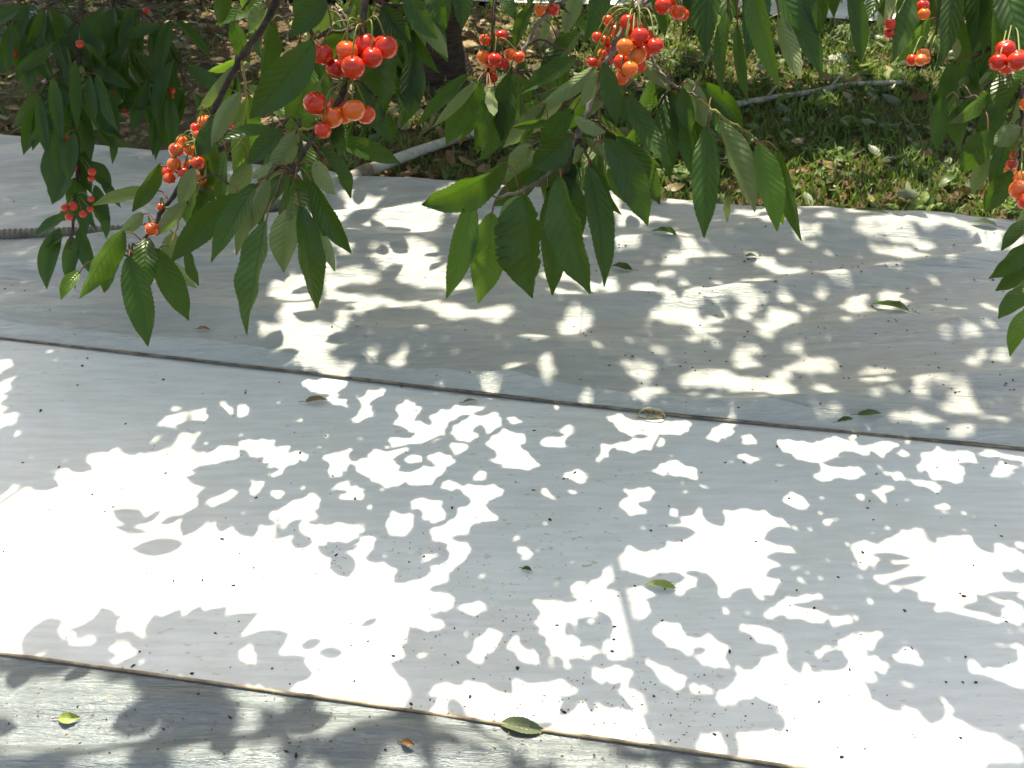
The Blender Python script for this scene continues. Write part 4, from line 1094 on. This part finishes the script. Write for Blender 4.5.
(512, 190, """+380,30 430,30 430,120 420,170|+550,60 760,70 750,100 600,95|+430,130 540,150 640,170 550,180 430,190|+420,250 510,250 500,280 420,290|+580,300 680,295 690,340 620,350|+0,370 60,360 40,400 0,400|+200,380 310,400 300,430 240,410|+330,400 410,400 420,460 350,450|+480,430 540,430 610,470 650,510 570,500 500,490|+460,520 540,530 600,505 560,540
+680,470 780,440 880,450 1024,490 980,540 930,520 870,490 800,520 690,500|+770,570 820,510 860,550 800,580|+670,540 720,550 740,580 690,560|+180,620 230,540 320,540 310,590 240,640|+20,590 100,600 60,612|+450,660 500,665 470,675|+810,170 860,180 820,192|+930,190 1024,180 1024,215 960,215|+560,690 640,690 600,707|+320,700 380,703 350,717|+450,750 560,750 560,768 450,768|+620,720 660,760 640,768"""),
(768, 190, """+160,125 270,140 200,152|+300,150 400,155 410,165 320,170|+350,110 500,110 490,140 400,130|+340,240 400,190 560,170 660,180 760,190 920,200 960,210 900,280 830,270 840,230 700,210 640,230 580,210 530,260 450,240|+380,270 560,270 640,310 560,320 460,290|+0,190 60,190 60,220 0,220|+100,260 190,265 160,285 110,275|+40,275 130,290 60,300|+670,340 770,350 720,362|+400,365 540,375 520,388|+170,373 280,383 270,392|+190,465 240,445 210,485|+340,500 390,460 400,500 350,515|+300,523 470,528 460,536|+30,353 70,365 50,375
+30,660 150,670 120,684|+665,640 740,640 720,655|+755,645 810,640 800,665|+640,600 700,604 680,612|+830,608 910,618 880,626|+60,530 100,540 80,550|+350,755 510,755 510,768|+290,450 330,455 310,466|+530,570 570,562 560,576"""),
]
LITM = np.zeros_like(MASK)
for ox, oy, txt in SUNLIT:
    for ps in txt.replace('\n', '|').split('|'):
        on = ps[0] == '+'
        P = [(ox + float(a.split(',')[0]) / 4, oy + float(a.split(',')[1]) / 4) for a in ps[1:].split()]
        xs_ = [p[0] for p in P]; ys_ = [p[1] for p in P]
        box = np.argwhere((PX > min(xs_)) & (PX < max(xs_)) & (PY > min(ys_)) & (PY < max(ys_)))
        if not len(box): continue
        bx_, by_ = PX[box[:, 0], box[:, 1]], PY[box[:, 0], box[:, 1]]
        ins = np.zeros(len(box), bool)
        for (x1, y1), (x2, y2) in zip(P, P[1:] + P[:1]):
            if y1 == y2: continue
            ins ^= ((y1 > by_) != (y2 > by_)) & (bx_ < (x2 - x1) * (by_ - y1) / (y2 - y1) + x1)
        LITM[box[ins, 0], box[ins, 1]] = on
MIDY = np.array([mid_f(x) for x in gx]); LOWY = np.array([low_f(x) for x in gx])
sp = vnoise(0.05, 7) * .65 + vnoise(0.12, 8) * .35
sp_r = sp.ravel().argsort().argsort().reshape(sp.shape) / sp.size
LITM |= (GY > MIDY[:, None]) & (PX > 250) & (sp_r < 0.09)
D_ = LITM.copy()
for a_, b_ in ((1, 0), (-1, 0), (0, 1), (0, -1)):
    D_ |= np.roll(LITM, (a_, b_), (0, 1))
LITM = np.where((PX > 660) | (GY > MIDY[:, None]), LITM, D_)
FARY = np.array([far_f(x) for x in gx])
onsheet = (GY < FARY[:, None]) & (PX > -5) & (PX < 1029) & (PY < 772)
MASK = np.where(onsheet, ~LITM, MASK)
MASK &= view
COV = np.zeros_like(MASK)
rs = np.random.RandomState(3)
r = random.Random(31)
CL = []     # shade leaves: (ground base, ground tip, width)
def put(gb_, gt_, w):
    CL.append((Vector((gb_[0], gb_[1], 0)), Vector((gt_[0], gt_[1], 0)), w))
    cover(np.array(gb_), np.array(gt_), w)
TT, UU = np.meshgrid(np.linspace(.04, .96, 15), np.linspace(-.9, .9, 9), indexing='ij')
WT = np.array([wid(t) for t in TT.ravel()])
def foot(b_, t_, w):
    d = t_ - b_
    n = np.array([-d[1], d[0]]) / max(1e-6, np.hypot(*d))
    p = b_[None, :] + TT.ravel()[:, None] * d[None, :] + (UU.ravel() * WT * w / 2)[:, None] * n[None, :]
    i = ((p[:, 0] - X0) / res).astype(int); j = ((p[:, 1] - Y0) / res).astype(int)
    ok = (i >= 0) & (i < nxg) & (j >= 0) & (j < nyg)
    return np.clip(i, 0, nxg - 1), np.clip(j, 0, nyg - 1), ok
def cover(b_, t_, w):
    i, j, ok = foot(b_, t_, w)
    COV[i[ok], j[ok]] = True

# shadows with a shape of their own: single leaves of the lowest twigs
OWN = [(148, 530, 112, 517, 18), (143, 532, 163, 516, 9), (186, 551, 130, 556, 20), (150, 540, 112, 532, 8), (160, 532, 186, 522, 7),
       (190, 478, 228, 470, 10), (228, 482, 182, 484, 10), (215, 405, 240, 455, 22), (190, 452, 214, 455, 12), (195, 505, 240, 490, 16), (290, 548, 315, 552, 15), (250, 430, 300, 436, 9), (300, 500, 262, 522, 12),
       (36, 640, 66, 628, 18), (66, 640, 130, 622, 14), (100, 650, 120, 640, 22), (150, 650, 183, 617, 26), (195, 650, 262, 622, 22), (240, 648, 290, 641, 16), (300, 655, 325, 650, 12), (120, 665, 60, 655, 16), (180, 672, 240, 655, 30), (260, 680, 310, 665, 18),
       (868, 582, 915, 571, 9), (884, 592, 931, 583, 10), (775, 594, 812, 596, 20), (788, 612, 842, 612, 9), (684, 580, 707, 582, 8), (684, 600, 708, 597, 12), (686, 625, 722, 606, 22), (735, 620, 752, 594, 22), (684, 645, 735, 620, 12),
       (724, 646, 785, 663, 12), (692, 660, 708, 655, 8), (731, 655, 734, 679, 10), (960, 616, 1010, 614, 11), (934, 620, 1008, 642, 16), (998, 630, 1022, 638, 9), (1000, 578, 1026, 592, 14), (982, 603, 1026, 600, 8),
       (898, 605, 920, 600, 16), (917, 615, 938, 610, 14), (800, 560, 780, 575, 22), (805, 572, 830, 562, 14), (825, 590, 860, 575, 22), (905, 655, 960, 640, 26), (970, 668, 1021, 658, 16), (865, 690, 905, 722, 16), (890, 690, 935, 722, 20), (930, 700, 975, 690, 22), (975, 690, 1020, 720, 30), (842, 655, 800, 640, 10), (860, 632, 815, 652, 12), (800, 660, 830, 640, 16),
       (735, 710, 783, 717, 26), (700, 690, 740, 680, 20), (780, 480, 735, 478, 14), (884, 480, 900, 462, 18), (985, 490, 965, 470, 20), (940, 545, 925, 522, 18), (870, 562, 915, 566, 8)]
for bx, by, tx, ty, w in OWN:
    a, b = gp(bx, by), gp(tx, ty)
    put((a.x, a.y), (b.x, b.y), max(.024, w / F * 2.3 * 1.2))
NOWN = len(CL)
# single leaves that stick out of the edge of the shade
def blur(a, k):
    a = a.astype(np.float32)
    for ax in (0, 1):
        c = np.cumsum(np.pad(a, [(k + 1, k) if q == ax else (0, 0) for q in (0, 1)], mode='edge'), axis=ax)
        a = (np.take(c, range(2 * k + 1, c.shape[ax]), axis=ax) - np.take(c, range(0, c.shape[ax] - 2 * k - 1), axis=ax)) / (2 * k + 1)
    return a
SH = blur(MASK, 6)
gxx, gyy = np.gradient(SH)
cand = np.argwhere(onsheet & (SH > .45) & (SH < .62) & (np.hypot(gxx, gyy) > .03))
rs.shuffle(cand)
nst, ends = 0, []
for (i, j) in cand:
    if nst >= 80: break
    g_ = -np.array([gxx[i, j], gyy[i, j]])
    a = math.atan2(g_[1], g_[0]) + rs.uniform(-.9, .9)
    L = rs.uniform(.065, .105)
    p = np.array([gx[i], gy[j]]); dv = np.array([math.cos(a), math.sin(a)])
    b_ = p - dv * L * .35; t_ = p + dv * L * .65
    ti, tj = int((t_[0] - X0) / res), int((t_[1] - Y0) / res)
    if not (0 <= ti < nxg and 0 <= tj < nyg) or SH[ti, tj] > .22: continue
    if any((abs(t_ - e) < .055).all() for e in ends): continue
    ends.append(t_); nst += 1
    put(b_, t_, L * rs.uniform(.50, .66))
NOWN = len(CL)
for layer in range(2):
    if layer: COV[:] = False
    todo = np.argwhere(MASK)
    rs.shuffle(todo)
    for (i, j) in todo:
        if COV[i, j] or rs.rand() > (0.98 if layer == 0 else 0.5): continue
        c = np.array([gx[i], gy[j]])
        far_ = gy[j] > 4.2
        best = None
        for k in range(7):
            a = rs.rand() * 6.283
            L = (rs.uniform(.075, .115) if k < 4 else rs.uniform(.045, .075)) * (1.45 if far_ else 1)
            w = L * rs.uniform(.42, .58)
            dv = np.array([math.cos(a), math.sin(a)]) * L
            off = rs.uniform(.25, .75)
            b_ = c - dv * off; t_ = c + dv * (1 - off)
            ii, jj, ok = foot(b_, t_, w)
            m = MASK[ii, jj]; cv = COV[ii, jj]
            sc_ = (m & ~cv).sum() - (4.0 if layer == 0 else 8.0) * (~m & ~cv).sum() - 0.05 * cv.sum()
            if best is None or sc_ > best[0]: best = (sc_, b_, t_, w)
        if best[0] > 4:
            put(best[1], best[2], best[3])

base = gp(437, 76)
TR = Vector((base.x, base.y, 0))
tree = empty('cherry_tree', TR)
tag(tree, 'dark-barked cherry tree trunk rising from the brown ground behind the central leaves, its crown overhead', 'tree')
crown = MB()
bases = []
for idx, (b_, t_, w) in enumerate(CL):
    m = (b_ + t_) / 2
    px, py, d = proj(m)
    lo = 1.22
    if idx < NOWN:
        z = r.uniform(.92, 1.02)
    else:
        sharp = px > 600 and py > 430
        z = .95 + (r.random() ** 1.6) * (0.25 if sharp else 0.5) + (0.7 if (px < 130 and py > 330) else 0)
        if m.y < low_f(m.x): z += r.uniform(1.2, 2.4)
        if m.y > mid_f(m.x) and m.y < far_f(m.x) + .2: z += r.uniform(1.0, 2.4)
        elif py < 215: z += r.uniform(0, .6)
    zt = z + r.uniform(-.04, .02)
    for _ in range(30):
        B = b_ + SUN * (z / SUN.z); T = t_ + SUN * (zt / SUN.z)
        qx, qy, qd = proj(B); q2 = proj(T)
        if max(qy, q2[1]) > -45: z += .05; zt += .05
        else: break
    # widths are kept so that the shadow keeps the leaf's width
    n = Vector((r.gauss(0, .22), r.gauss(0, .22), 1))
    leaf(crown, B, T, n, w * 1.03, r.uniform(.05, .3), r.uniform(0, .05), 9, 1, 0, r, r.uniform(-.2, .2))
    bases.append(B)
    # a second leaf of the crown further up the same ray of light
    if idx >= NOWN and r.random() < (.10 if 190 < py < 790 and -30 < px < 1054 else .8):
        k = r.uniform(.25, .95) / SUN.z
        d_ = r.uniform(-.3, .3)
        c_ = (B + T) / 2 + SUN * k
        hv = Matrix.Rotation(d_, 3, 'Z') @ (T - B) * .46
        leaf(crown, c_ - hv, c_ + hv, Vector((r.gauss(0, .3), r.gauss(0, .3), 1)), w * .9, r.uniform(.05, .3), .03, 6, 1, 0, r)
        bases.append(c_ - hv)

# shade for the hanging branches themselves, from leaves higher in the crown
LITA = np.array([list(p) for p in LIT])
S = np.array(list(SUN))
placed = 0
pool = [p for p in DARK]
extra = []
for it in range(5200):
    p = r.choice(pool)
    s = r.uniform(.32, 1.0)
    far_ = p.y > 1.7
    if far_: s += .55
    q = p + SUN * s + Vector((r.gauss(0, .02), r.gauss(0, .02), 0))
    d = np.array(list(q))[None, :] - LITA
    al = d @ S
    perp = np.linalg.norm(d - al[:, None] * S[None, :], axis=1)
    if ((perp < .040) & (al > 0)).any(): continue
    a = r.uniform(0, 6.28); L = r.uniform(.085, .125)
    v = Vector((math.cos(a), math.sin(a), r.uniform(-.35, .1))) * L
    B, T = q - v * .5, q + v * .5
    bad = False
    for e in (B, T):
        ex, ey, ed = proj(e)
        if ed > .05 and -40 < ex < 1064 and ey > -40: bad = True
        if (e - CAM).length < .45: bad = True
    # its shadow must not reach the part of the sheets seen from here
    g = q - SUN * (q.z / SUN.z)
    gx_, gy_, gd = proj(g)
    if not far_ and gd > 0 and gy_ < 780 and -20 < gx_ < 1044: bad = True
    if bad: continue
    leaf(crown, B, T, Vector((r.gauss(0, .25), r.gauss(0, .25), 1)), L * r.uniform(.4, .5), r.uniform(.05, .3), .04, 8, 1, 0, r)
    bases.append(B)
    placed += 1
crown_o = crown.build('crown', M['leaf'], tree)
print('shade leaves', len(CL), 'own', NOWN, 'branch shade', placed, 'cov', float((COV & MASK).sum() / MASK.sum()))

# trunk
tb = MB()
tp = spline([TR + Vector((0, 0, -.05)), TR + Vector((.01, .0, .25)), TR + Vector((.03, .03, .7)), TR + Vector((.02, .0, 1.25)), TR + Vector((.05, -.1, 1.8))], 7)
tb.tube(tp, [0.13 * (1 if i > 5 else 1 + .12 * (5 - i)) - .0012 * i + .008 * mnoise.noise(Vector((i * .6, 1, 2))) for i in range(len(tp))], 18)
tb.build('trunk', M['trunk'], tree)
top = tp[-1]
LIMBS = [[top, Vector((-.10, 4.0, 2.75)), Vector((.06, 2.6, 2.95)), Vector((.10, 1.5, 2.8)), Vector((.02, .85, 2.3))],
         [top, Vector((-1.0, 3.9, 2.3)), Vector((-1.55, 3.0, 2.35)), Vector((-1.5, 2.2, 2.2))],
         [top, Vector((.8, 4.2, 2.3)), Vector((1.5, 3.3, 2.3)), Vector((1.7, 2.4, 2.15))],
         [top, Vector((-.6, 5.2, 2.4)), Vector((-1.2, 5.8, 2.5))]]
lsegs = []
for Lp in LIMBS:
    P = spline(Lp, 8)
    lb_ = MB()
    lb_.tube(P, [.009 + .046 * (1 - i / (len(P) - 1)) ** 3 for i in range(len(P))], 10)
    lb_.build('limb', M['trunk'], tree)
    lsegs += list(P)
# twigs: a spanning tree over leaf bases, rooted on the limbs and on the tops of the hanging branches
nodes = bases[::9]
N = np.array([list(p) for p in nodes])
Lm = np.array([list(p) for p in lsegs])
D0 = np.linalg.norm(N[:, None, :] - Lm[None, :, :], axis=2)
best_d = D0.min(1) * 1.1; best_p = -(D0.argmin(1) + 1)
done = np.zeros(len(N), bool)
twb = MB()
depth_ = np.zeros(len(N))
edges = []
for _ in range(len(N)):
    k = int(np.where(done, 1e9, best_d).argmin())
    done[k] = True
    edges.append((k, int(best_p[k])))
    d = np.linalg.norm(N - N[k], axis=1)
    up_ = (~done) & (d < best_d)
    best_d[up_] = d[up_]; best_p[up_] = k
cntc = np.ones(len(N))
for k, p in reversed(edges):
    if p >= 0: cntc[p] += cntc[k]
for k, p in edges:
    A = nodes[k]
    Bp = nodes[p] if p >= 0 else lsegs[-p - 1]
    r0 = min(.010, .0011 + .00045 * cntc[k] ** .5)
    md = (A + Bp) / 2 + Vector((r.uniform(-.02, .02), r.uniform(-.02, .02), .03 * r.random()))
    twb.tube([Bp, md, A], [r0 * 1.15, r0, r0 * .9], 5, cap=False)
# the tops of the hanging branches join the nearest limb
for o in [o for o in COL.objects if o.name.startswith('cherry_branch')]:
    p = o.location
    q = min(lsegs, key=lambda s: (s - p).length + (.6 if s.z < p.z else 0))
    md = (p + q) / 2 + Vector((0, 0, .12))
    twb.tube(spline([p, md, q], 6), [.006 + .0004 * i for i in range(13)], 7)
# unseen bars added for the thin soft wire and pole shadows on the white sheet
for (ax, ay, bx, by) in [(182, 372, 230, 640), (190, 420, 104, 590), (282, 520, 258, 620), (924, 535, 948, 620), (820, 700, 818, 768), (978, 700, 974, 768)]:
    a, b = gp(ax, ay), gp(bx, by)
    twb.tube([a + SUN * (3.05 / SUN.z), (a + b) / 2 + SUN * (3.1 / SUN.z), b + SUN * (3.0 / SUN.z)], [.010, .009, .007], 6)
twb.build('twig', M['bark'], tree)

# ------------------------------------------------------------------ light, sky, camera
wd = bpy.data.worlds.new('World')
SC.world = wd
wd.use_nodes = True
nt = wd.node_tree
nt.nodes.clear()
sky = nt.nodes.new('ShaderNodeTexSky')
sky.sky_type = 'NISHITA'
sky.sun_disc = False
sky.sun_elevation = EL
sky.sun_rotation = AZ
bg = nt.nodes.new('ShaderNodeBackground')
sky.dust_density = 3.5
sky.air_density = 1.0
sky.ozone_density = 1.0
bg.inputs[1].default_value = 0.13
wo = nt.nodes.new('ShaderNodeOutputWorld')
nt.links.new(sky.outputs[0], bg.inputs[0])
nt.links.new(bg.outputs[0], wo.inputs[0])
sl = bpy.data.lights.new('Sun', 'SUN')
sl.energy = 4.6
sl.angle = R(0.53)
sl.color = (1.0, 0.955, 0.88)
so = bpy.data.objects.new('Sun', sl)
COL.objects.link(so)
so.rotation_euler = (-SUN).to_track_quat('-Z', 'Y').to_euler()
so.location = SUN * 20

cd = bpy.data.cameras.new('Camera')
co_ = bpy.data.objects.new('Camera', cd)
COL.objects.link(co_)
cd.sensor_width = 36
cd.lens = 36 * F / 1024
cd.clip_start = 0.02
cd.clip_end = 1000
co_.location = CAM
co_.rotation_euler = (math.pi / 2 - PITCH, 0, 0)
cd.dof.use_dof = True
cd.dof.focus_distance = 1.25
cd.dof.aperture_fstop = 22
SC.camera = co_

SC.view_settings.view_transform = 'Standard'
SC.view_settings.look = 'None'
SC.view_settings.exposure = 0.95
SC.view_settings.use_white_balance = True
SC.view_settings.white_balance_temperature = 7700
SC.view_settings.white_balance_tint = 2
SC.view_settings.gamma = 1
SC.render.engine = 'CYCLES'
SC.cycles.use_denoising = True
SC.cycles.max_bounces = 8
SC.cycles.diffuse_bounces = 5
SC.cycles.sample_clamp_indirect = 6
